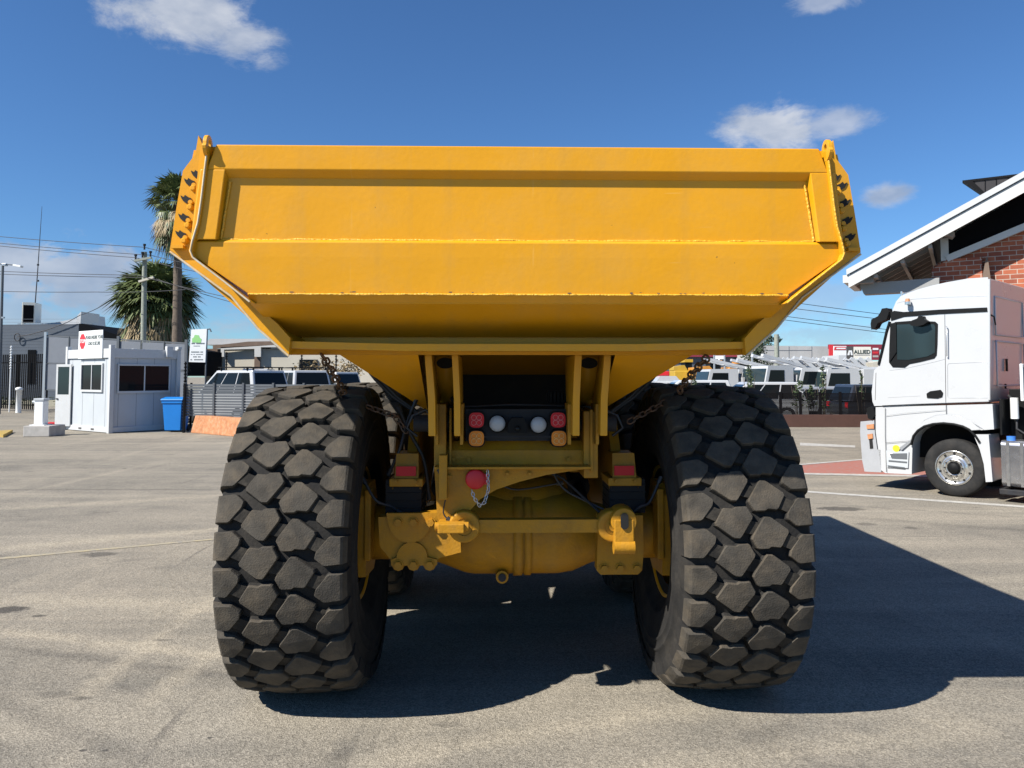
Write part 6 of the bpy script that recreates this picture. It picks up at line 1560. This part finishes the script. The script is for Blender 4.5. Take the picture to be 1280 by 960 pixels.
# door shut lines and panels
def groove(pts, name='shut_line', r=.004, y=-.001, m_='dark_steel'):
    mb = MB(); mb.tube([S3(*sp2(u, v), y) for u, v in pts], r, 5); return mb.build(name, M[m_], cab)
groove([(1181, 393), (1181.5, 430), (1182.3, 503)])
groove([(1103, 507.2), (1140, 505.5), (1182, 504), (1236, 502.4)], r=.007)
groove([(1182.5, 504.5), (1183, 518)])
groove([(1106.5, 510), (1106.5, 545), (1107, 555), (1108, 590)])
groove([(1107, 519.5), (1130, 516.5), (1182, 512)], r=.003, m_='silver')
groove([(1107, 553.5), (1139, 551)], r=.003)
groove([(1184.5, 456.5), (1186, 454.5), (1232, 452.5), (1235, 454), (1236.8, 496), (1235, 497.5), (1187, 497.5), (1184.8, 495.5), (1184.5, 456.5)], r=.003, m_='silver')
groove([(1141, 551.5), (1145, 537), (1156, 525), (1170, 519), (1184, 517.8), (1200, 520.5), (1215, 527.5), (1229, 536)], r=.003, m_='silver')
side([(1158.5, 492), (1163, 489), (1176, 487.2), (1179, 491), (1178, 496), (1172, 498), (1159, 497.2)], -.014, .01, 'door_handle', M['black'], cab, bevel=.006)
side([(1107.5, 563), (1136, 564.5), (1135, 585), (1109, 584)], -.004, .004, 'step_recess', M['cabin'], tr)
side([(1112, 567), (1134, 566.5), (1134, 574), (1115, 573)], -.010, .0, 'step', M['slat'], tr, bevel=.004)
side([(1110, 581.5), (1131, 584), (1131, 585.2), (1110, 583)], -.012, .0, 'step', M['slat'], tr)
q = MB(); c0_ = S3(*sp2(1120.3, 560.5), -.008); q.cyl(c0_, c0_ + Vector((*acr, 0)) * .008, .055, n=20); q.build('round_sticker', M['yellow_tag'], tr)
side([(1124, 515 + 45), (1139.5, 549), (1139.8, 552), (1127, 563)], -.008, 0, 'stay', M['silver'], tr)
# bull bar / bumper
side([(1075, 527), (1092, 525.5), (1093, 541), (1096, 562), (1100, 562.5), (1101, 590.5), (1080, 589.5), (1077, 575), (1074.5, 540)], .02, CW - .02, 'bumper', M['bumper_grey'], tr, bevel=.015)
side([(1083, 531), (1092, 530), (1092.5, 536), (1083.5, 536)], .0, .03, 'indicator', M['marker_dull'], tr)
side([(1084, 543), (1090.5, 542), (1091, 548), (1085, 549)], .0, .03, 'marker_lamp', M['marker_dull'], tr)
side([(1086, 549), (1090, 548.5), (1091, 560.5), (1087, 561)], .012, .03, 'bar_gap', M['hole'], tr)
side([(1083, 511), (1087, 508), (1092, 510), (1094, 518), (1090, 525), (1085, 523)], .0, .2, 'wing_lamp', M['black'], tr, bevel=.01)
side([(1072.5, 538), (1075, 536), (1076, 574), (1072.5, 574)], .3, .8, 'bull_bar', M['dark_steel'], tr)
# front wheel
def wheel3(cu, cv, rad, y0, name='wheel', parent=tr):
    s, z = sp2(cu, cv); A = S3(s, rad, y0)
    n_ = 48; ac3 = Vector((*acr, 0)); hd3 = Vector((*hd_, 0))
    def lath(prof, nm, m_, par, n=48):
        mb = MB(); vs = []
        for a, r in prof:
            for k in range(n):
                t_ = 2 * PI * k / n; vs.append(A + ac3 * a + hd3 * (r * math.cos(t_)) + Vector((0, 0, r * math.sin(t_))))
        m2 = len(prof); mb.add(vs, [(i * n + k, i * n + (k + 1) % n, (i + 1) * n + (k + 1) % n, (i + 1) * n + k) for i in range(m2 - 1) for k in range(n)], 0, True)
        return mb.build(nm, m_, par)
    ty = lath([(.02, .255), (.0, .29), (-.005, .36), (.01, .42), (.03, rad - .008), (.05, rad), (.26, rad), (.28, rad - .01), (.3, .36), (.28, .26)], name, M['tyre_black'], parent)
    rm = lath([(.0, .262), (.0, .275), (.015, .262), (.03, .25), (.045, .21), (.03, .165), (.01, .15), (.0, .145), (.0, .10), (.02, .09)], 'rim', M['chrome'], ty)
    hb = lath([(.02, .09), (-.03, .085), (-.045, .07), (-.05, .0)], 'hub_cap', M['black'], ty)
    for k in range(10):
        t_ = 2 * PI * (k + .5) / 10; q = A + ac3 * .037 + hd3 * (.222 * math.cos(t_)) + Vector((0, 0, .222 * math.sin(t_)))
        mb = MB(); mb.cyl(q - ac3 * .002, q - ac3 * .006, .018, n=12); mb.build('hand_hole', M['hole'], rm)
        q = A + hd3 * (.128 * math.cos(t_ + .3)) + Vector((0, 0, .128 * math.sin(t_ + .3)))
        mb = MB(); mb.cyl(q, q - ac3 * .03, .012, n=6, smooth=False); mb.build('wheel_nut', M['dark_steel'], rm)
    return ty
wheel3(1191.5, 585, .452, .03)
# far front wheel, chassis, tanks, rear axle
s_w, _ = sp2(1191.5, 585)
def blk(s0, s1, y0, y1, z0, z1, nm, m_, bevel=.01):
    mb = MB(); c = S3((s0 + s1) / 2, (z0 + z1) / 2, (y0 + y1) / 2); mb.obox(c, (*hd_, 0), (*acr, 0), (0, 0, 1), abs(s1 - s0) / 2, abs(y1 - y0) / 2, abs(z1 - z0) / 2); return mb.build(nm, m_, tr, bevel=bevel)
mb = MB(); mb.cyl(S3(s_w, .452, CW - .33), S3(s_w, .452, CW - .03), .452, n=40); mb.build('wheel', M['tyre_black'], tr)
blk(1.3, -4.6, .55, .75, .62, .86, 'chassis_rail', M['dark_steel']); blk(1.3, -4.6, CW - .75, CW - .55, .62, .86, 'chassis_rail', M['dark_steel'])
blk(.1, 1.45, .35, CW - .35, .55, 1.25, 'engine_block', M['black'])
blk(-.03, -.06, .1, CW - .1, 1.0, 1.55, 'rear_bracket', M['black'])
for (sa, sb, m_) in ((-.06, -.42, 'tank'), (-.46, -1.3, 'cabin_frame')):
    mb = MB(); ra = []
    for (y, z) in ((0.0, .30), (.05, .24), (.45, .24), (.5, .30), (.5, .88), (.45, .93), (.05, .93), (.0, .88)): ra.append(S3(sa, z, y))
    mb.extr(ra, Vector((*hd_, 0)) * (sb - sa)); tk = mb.build('fuel_tank', M[m_], tr, bevel=.02)
    for q_ in (.25, .75):
        s = sa + (sb - sa) * q_; mb = MB()
        for (z0, z1) in ((.26, .92),): mb.obox(S3(s, .585, -.006), (*hd_, 0), (*acr, 0), (0, 0, 1), .02, .006, .33)
        mb.build('strap', M['steel'], tk)
mb = MB(); q = S3(-.16, .93, .15); mb.cyl(q, q + Vector((0, 0, .06)), .06, n=16); mb.build('tank_cap', M['cap_blue'], tr)
blk(-.02, -1.3, .0, .4, .12, .2, 'step', M['dark_steel'])
mb = MB(); q = S3(-.18, 1.25, .3); mb.cyl(q, q + Vector((0, 0, .32)), .055, n=14); mb.build('air_filter', M['sign_white'], tr)
mb = MB(); mb.tube([S3(-.05, 1.6, .5), S3(-.2, 1.5, .35), S3(-.2, 1.1, .3), S3(-.4, .95, .35), S3(-.7, 1.2, .5)], .018, 8); mb.tube([S3(-.02, 1.4, .6), S3(-.3, 1.1, .55), S3(-.5, 1.3, .6)], .018, 8); mb.build('air_hose', M['hose'], tr)
blk(-.06, -.5, .5, CW - .5, .9, 1.7, 'catwalk_box', M['black'])
# rear wall detailing
rear = lambda y, z, o=-.006: S3(-.0 + o - .0, z, y)
mb = MB(); 
zA_, zB_ = 1.75, 3.1
for (ya, yb, za, zb) in ((.3, 1.8, 2.55, 3.15), (.3, 1.8, 1.75, 2.45)):
    sR = sp2(1236, 420)[0] - .012
    mb.tube([S3(sR, za, ya), S3(sR, za, yb), S3(sR, zb, yb), S3(sR, zb, ya)], .012, 5, closed=True)
mb.build('rear_pressing', M['purple_rear'], cab)
mb = MB(); sR = sp2(1236, 420)[0] - .01
mb.obox(S3(sR, 2.08, .82), (*hd_, 0), (*acr, 0), (0, 0, 1), .01, .03, .10); mb.obox(S3(sR, 1.74, .72), (*hd_, 0), (*acr, 0), (0, 0, 1), .01, .02, .04); mb.tube([S3(sR, 2.85, .06), S3(sR - .03, 2.82, .14), S3(sR - .02, 2.7, .24)], .012, 6); mb.build('rear_vent', M['hole'], cab)
# white framed board behind cab (seen at the edge)
q = at(1276, 478, 10.9)
mb = MB(); mb.obox(q + Vector((.35, .3, 0)), (.75, .66, 0), (-.66, .75, 0), (0, 0, 1), .45, .02, .27); hb_ = mb.build('headboard_frame', M['sign_white'], tr, bevel=.01)
mb = MB(); mb.obox(q + Vector((.35 + .02, .3 - .02, 0)), (.75, .66, 0), (-.66, .75, 0), (0, 0, 1), .40, .022, .22); mb.build('dark_inset', M['louvre'], hb_)
mb = MB(); mb.bar((q.x + .3, q.y + .3, q.z - .27), (q.x + .3, q.y + .3, .8), .05); mb.build('headboard_leg', M['dark_steel'], tr)
# roof beacon, horn bar, amber lamp
mb = MB(); A = S3(*sp2(1120, 371), .5); A.z += .1
mb.tube([S3(*sp2(1119.5, 366), .25), S3(*sp2(1140, 362), .2), S3(*sp2(1158, 361.5), .15)], .010, 6); 
mb.tube([S3(*sp2(1119.5, 366), .7), S3(*sp2(1158, 361.5), .6)], .010, 6)
mb.cyl(S3(*sp2(1119.5, 363), .25), S3(*sp2(1120, 371), .25), .02, n=8); mb.cyl(S3(*sp2(1157, 359.5), .15), S3(*sp2(1158, 364), .15), .03, n=8); mb.build('horn_bar', M['chrome'], tr)
q = S3(*sp2(1137, 379), -.08); mb = MB(); mb.cyl(q - Vector((0, 0, .03)), q + Vector((0, 0, .02)), .045, n=16); mb.cyl(q - Vector((0, 0, .02)) + Vector((*acr, 0)) * .0, q - Vector((0, 0, .03)) + Vector((*acr, 0)) * .1, .02, n=10); bc = mb.build('beacon_base', M['chrome'], tr)
mb = MB(); mb.cyl(q + Vector((0, 0, .02)), q + Vector((0, 0, .07)), .04, .03, n=16); mb.build('beacon_lens', M['marker_dull'], bc)
side([(1111, 575), (1134, 577), (1134, 579), (1111, 577)], -.008, 0, 'step', M['slat'], tr)
groove([(1186, 391.5), (1236, 388.8)], r=.003, m_='silver')
groove([(1121, 379), (1140, 374), (1180, 371.5), (1234, 370)], r=.0025, m_='silver')
groove([(1112, 463), (1130, 461), (1170, 452), (1181, 449)], r=.0025, m_='silver')
groove([(1095, 466), (1094, 500)], r=.004)
groove([(1110, 497), (1150, 495)], r=.002, m_='silver')
side([(1124, 420), (1133, 418), (1136, 424), (1137, 446), (1125, 447)], .35, .9, 'seat', M['black'], cab)
mb = MB(); mb.tube([S3(*sp2(1183.5, 408), -.03), S3(*sp2(1184.5, 408), -.05), S3(*sp2(1185, 445), -.05), S3(*sp2(1184, 445), -.03)], .008, 6); mb.build('grab_rail', M['silver'], tr)
side([(1110, 566), (1116, 565.5), (1117, 571), (1111, 571)], -.007, 0, 'sticker', M['sign_white'], tr)
side([(1145, 404), (1150, 403), (1150.5, 448), (1146, 449)], -.017, -.015, 'glass_reflection_strip', M['glass'], cab) if False else None
# rear axle far right (out of frame, for side views)
for s in (-3.2, -4.2):
    for y0, y1 in ((.0, .5), (CW - .5, CW)):
        mb = MB(); mb.cyl(S3(s, .452, y0), S3(s, .452, y1), .452, n=32); mb.build('wheel', M['tyre_black'], tr)

# ================================================================== WORLD, SUN, CAMERA
SUN_AZ, SUN_EL = R(58.6), R(43.5)         # azimuth measured from behind the camera toward the left
sd = Vector((-math.sin(SUN_AZ) * math.cos(SUN_EL), -math.cos(SUN_AZ) * math.cos(SUN_EL), math.sin(SUN_EL)))
L_ = bpy.data.lights.new('sun', 'SUN'); L_.energy = 5.0; L_.angle = R(.53); L_.color = (1, .955, .88)
so = bpy.data.objects.new('sun', L_); col.objects.link(so); so.rotation_euler = sd.to_track_quat('Z', 'Y').to_euler()
so.location = (-20, -20, 30)
w = bpy.data.worlds.new('World'); sc.world = w; w.use_nodes = True; nt = w.node_tree
bg = nt.nodes['Background']; sky = nt.nodes.new('ShaderNodeTexSky'); sky.sky_type = 'NISHITA'; sky.sun_disc = False
sky.sun_elevation = SUN_EL; sky.sun_rotation = math.atan2(sd.x, sd.y)
sky.air_density = 1.0; sky.dust_density = 0.0; sky.ozone_density = 2.2; sky.altitude = 100
def N(t): return nt.nodes.new(t)
def math_(op, a, b_=None, clamp=False):
    x = N('ShaderNodeMath'); x.operation = op; x.use_clamp = clamp
    for i, q in enumerate((a, b_)):
        if q is None: continue
        if isinstance(q, (int, float)): x.inputs[i].default_value = q
        else: nt.links.new(q, x.inputs[i])
    return x.outputs[0]
tc = N('ShaderNodeTexCoord'); sx = N('ShaderNodeSeparateXYZ'); nt.links.new(tc.outputs['Generated'], sx.inputs[0])
az = math_('ARCTAN2', sx.outputs[0], sx.outputs[1]); el = math_('ARCSINE', sx.outputs[2])
n1 = N('ShaderNodeTexNoise'); n1.inputs['Scale'].default_value = 12; n1.inputs['Detail'].default_value = 12; n1.inputs['Roughness'].default_value = .66; n1.inputs['Distortion'].default_value = .25
mp = N('ShaderNodeMapping'); mp.inputs['Scale'].default_value = (1, 1, 1.9); nt.links.new(tc.outputs['Generated'], mp.inputs[0]); nt.links.new(mp.outputs[0], n1.inputs['Vector'])
nz = math_('SUBTRACT', n1.outputs['Fac'], .5)
def dir_uv(u, v):
    a, y, z = ray(u, v); return math.atan2(a, y), math.atan2(z, math.hypot(a, y))
total = None
# (centre px, half sizes px, strength, noise)
clouds = [((250, 22), (112, 50), .9, 2.2), ((305, 46), (58, 40), .8, 2.0), ((960, 160), (76, 38), .9, 2.0), ((1050, 153), (62, 24), .65, 2.0), ((1108, 244), (40, 18), .8, 1.8), ((1030, 2), (52, 20), .55, 2.4),
          ((60, 340), (150, 44), .85, 3.2), ((130, 368), (130, 34), .8, 2.8), ((20, 395), (120, 34), .6, 3.0), ((300, 405), (60, 22), .45, 4.0), ((1035, 372), (60, 16), .4, 4.0), ((900, 395), (200, 26), .35, 4.0), ((480, 380), (150, 40), .5, 4), ((-200, 300), (160, 60), .9, 3.4), ((1500, 200), (150, 60), .9, 3.0), ((700, 425), (900, 16), .35, 4.0)]
for (c, hs, st, ns) in clouds:
    a0, e0 = dir_uv(*c); ra = abs(dir_uv(c[0] + hs[0], c[1])[0] - a0); re = abs(dir_uv(c[0], c[1] - hs[1])[1] - e0)
    dx = math_('DIVIDE', math_('SUBTRACT', az, a0), ra); dy = math_('DIVIDE', math_('SUBTRACT', el, e0), re)
    r2 = math_('ADD', math_('MULTIPLY', dx, dx), math_('MULTIPLY', dy, dy))
    m0 = math_('SUBTRACT', 1.0, math_('SQRT', r2))
    m1 = math_('ADD', m0, math_('MULTIPLY', nz, ns))
    mr = N('ShaderNodeMapRange'); mr.interpolation_type = 'SMOOTHSTEP'; mr.inputs[1].default_value = -.06; mr.inputs[2].default_value = .58; mr.inputs[3].default_value = 0; mr.inputs[4].default_value = st
    nt.links.new(m1, mr.inputs[0])
    gate_ = N('ShaderNodeMapRange'); gate_.inputs[1].default_value = -.8; gate_.inputs[2].default_value = -.2; nt.links.new(m0, gate_.inputs[0])
    v_ = math_('MULTIPLY', mr.outputs[0], gate_.outputs[0])
    total = v_ if total is None else math_('MAXIMUM', total, v_)
n2 = N('ShaderNodeTexNoise'); n2.inputs['Scale'].default_value = 16; n2.inputs['Detail'].default_value = 6; nt.links.new(mp.outputs[0], n2.inputs['Vector'])
sh = N('ShaderNodeMapRange'); sh.inputs[1].default_value = .32; sh.inputs[2].default_value = .66; sh.inputs[3].default_value = 0; sh.inputs[4].default_value = 1; nt.links.new(n2.outputs['Fac'], sh.inputs[0])
elr = N('ShaderNodeMapRange'); elr.inputs[1].default_value = .03; elr.inputs[2].default_value = .25; elr.inputs[3].default_value = .25; elr.inputs[4].default_value = 1; nt.links.new(el, elr.inputs[0])
ccol = N('ShaderNodeMix'); ccol.data_type = 'RGBA'; nt.links.new(math_('MULTIPLY', sh.outputs[0], elr.outputs[0]), ccol.inputs[0])
CL = 1.0
ccol.inputs[6].default_value = (4.6, 5.5, 7.2, 1); ccol.inputs[7].default_value = (9.0, 9.4, 10.2, 1)
tint = N('ShaderNodeMix'); tint.data_type = 'RGBA'; tint.blend_type = 'MULTIPLY'; tint.inputs[0].default_value = 1; tint.inputs[7].default_value = (.76, 1.18, 1.64, 1)
nt.links.new(sky.outputs[0], tint.inputs[6])
fin = N('ShaderNodeMix'); fin.data_type = 'RGBA'; nt.links.new(total, fin.inputs[0]); nt.links.new(tint.outputs[2], fin.inputs[6]); nt.links.new(ccol.outputs[2], fin.inputs[7])
nt.links.new(fin.outputs[2], bg.inputs['Color']); bg.inputs['Strength'].default_value = .050

cam = bpy.data.cameras.new('camera'); co = bpy.data.objects.new('camera', cam); col.objects.link(co); sc.camera = co
cam.sensor_fit = 'HORIZONTAL'; cam.sensor_width = 36; cam.lens = 36 * FOC / 1280
cam.shift_y = (CY - 480) / 1280
cam.clip_start = .05; cam.clip_end = 5000
co.location = (0, 0, CAM_H); co.rotation_euler = (R(90) + PITCH, 0, 0)
vs_ = sc.view_settings; vs_.view_transform = 'Standard'; vs_.look = 'None'; vs_.gamma = 1; vs_.exposure = .64; vs_.use_curve_mapping = False
sc.cycles.max_bounces = 6; sc.cycles.diffuse_bounces = 1; sc.cycles.glossy_bounces = 3
sc.cycles.use_denoising = True
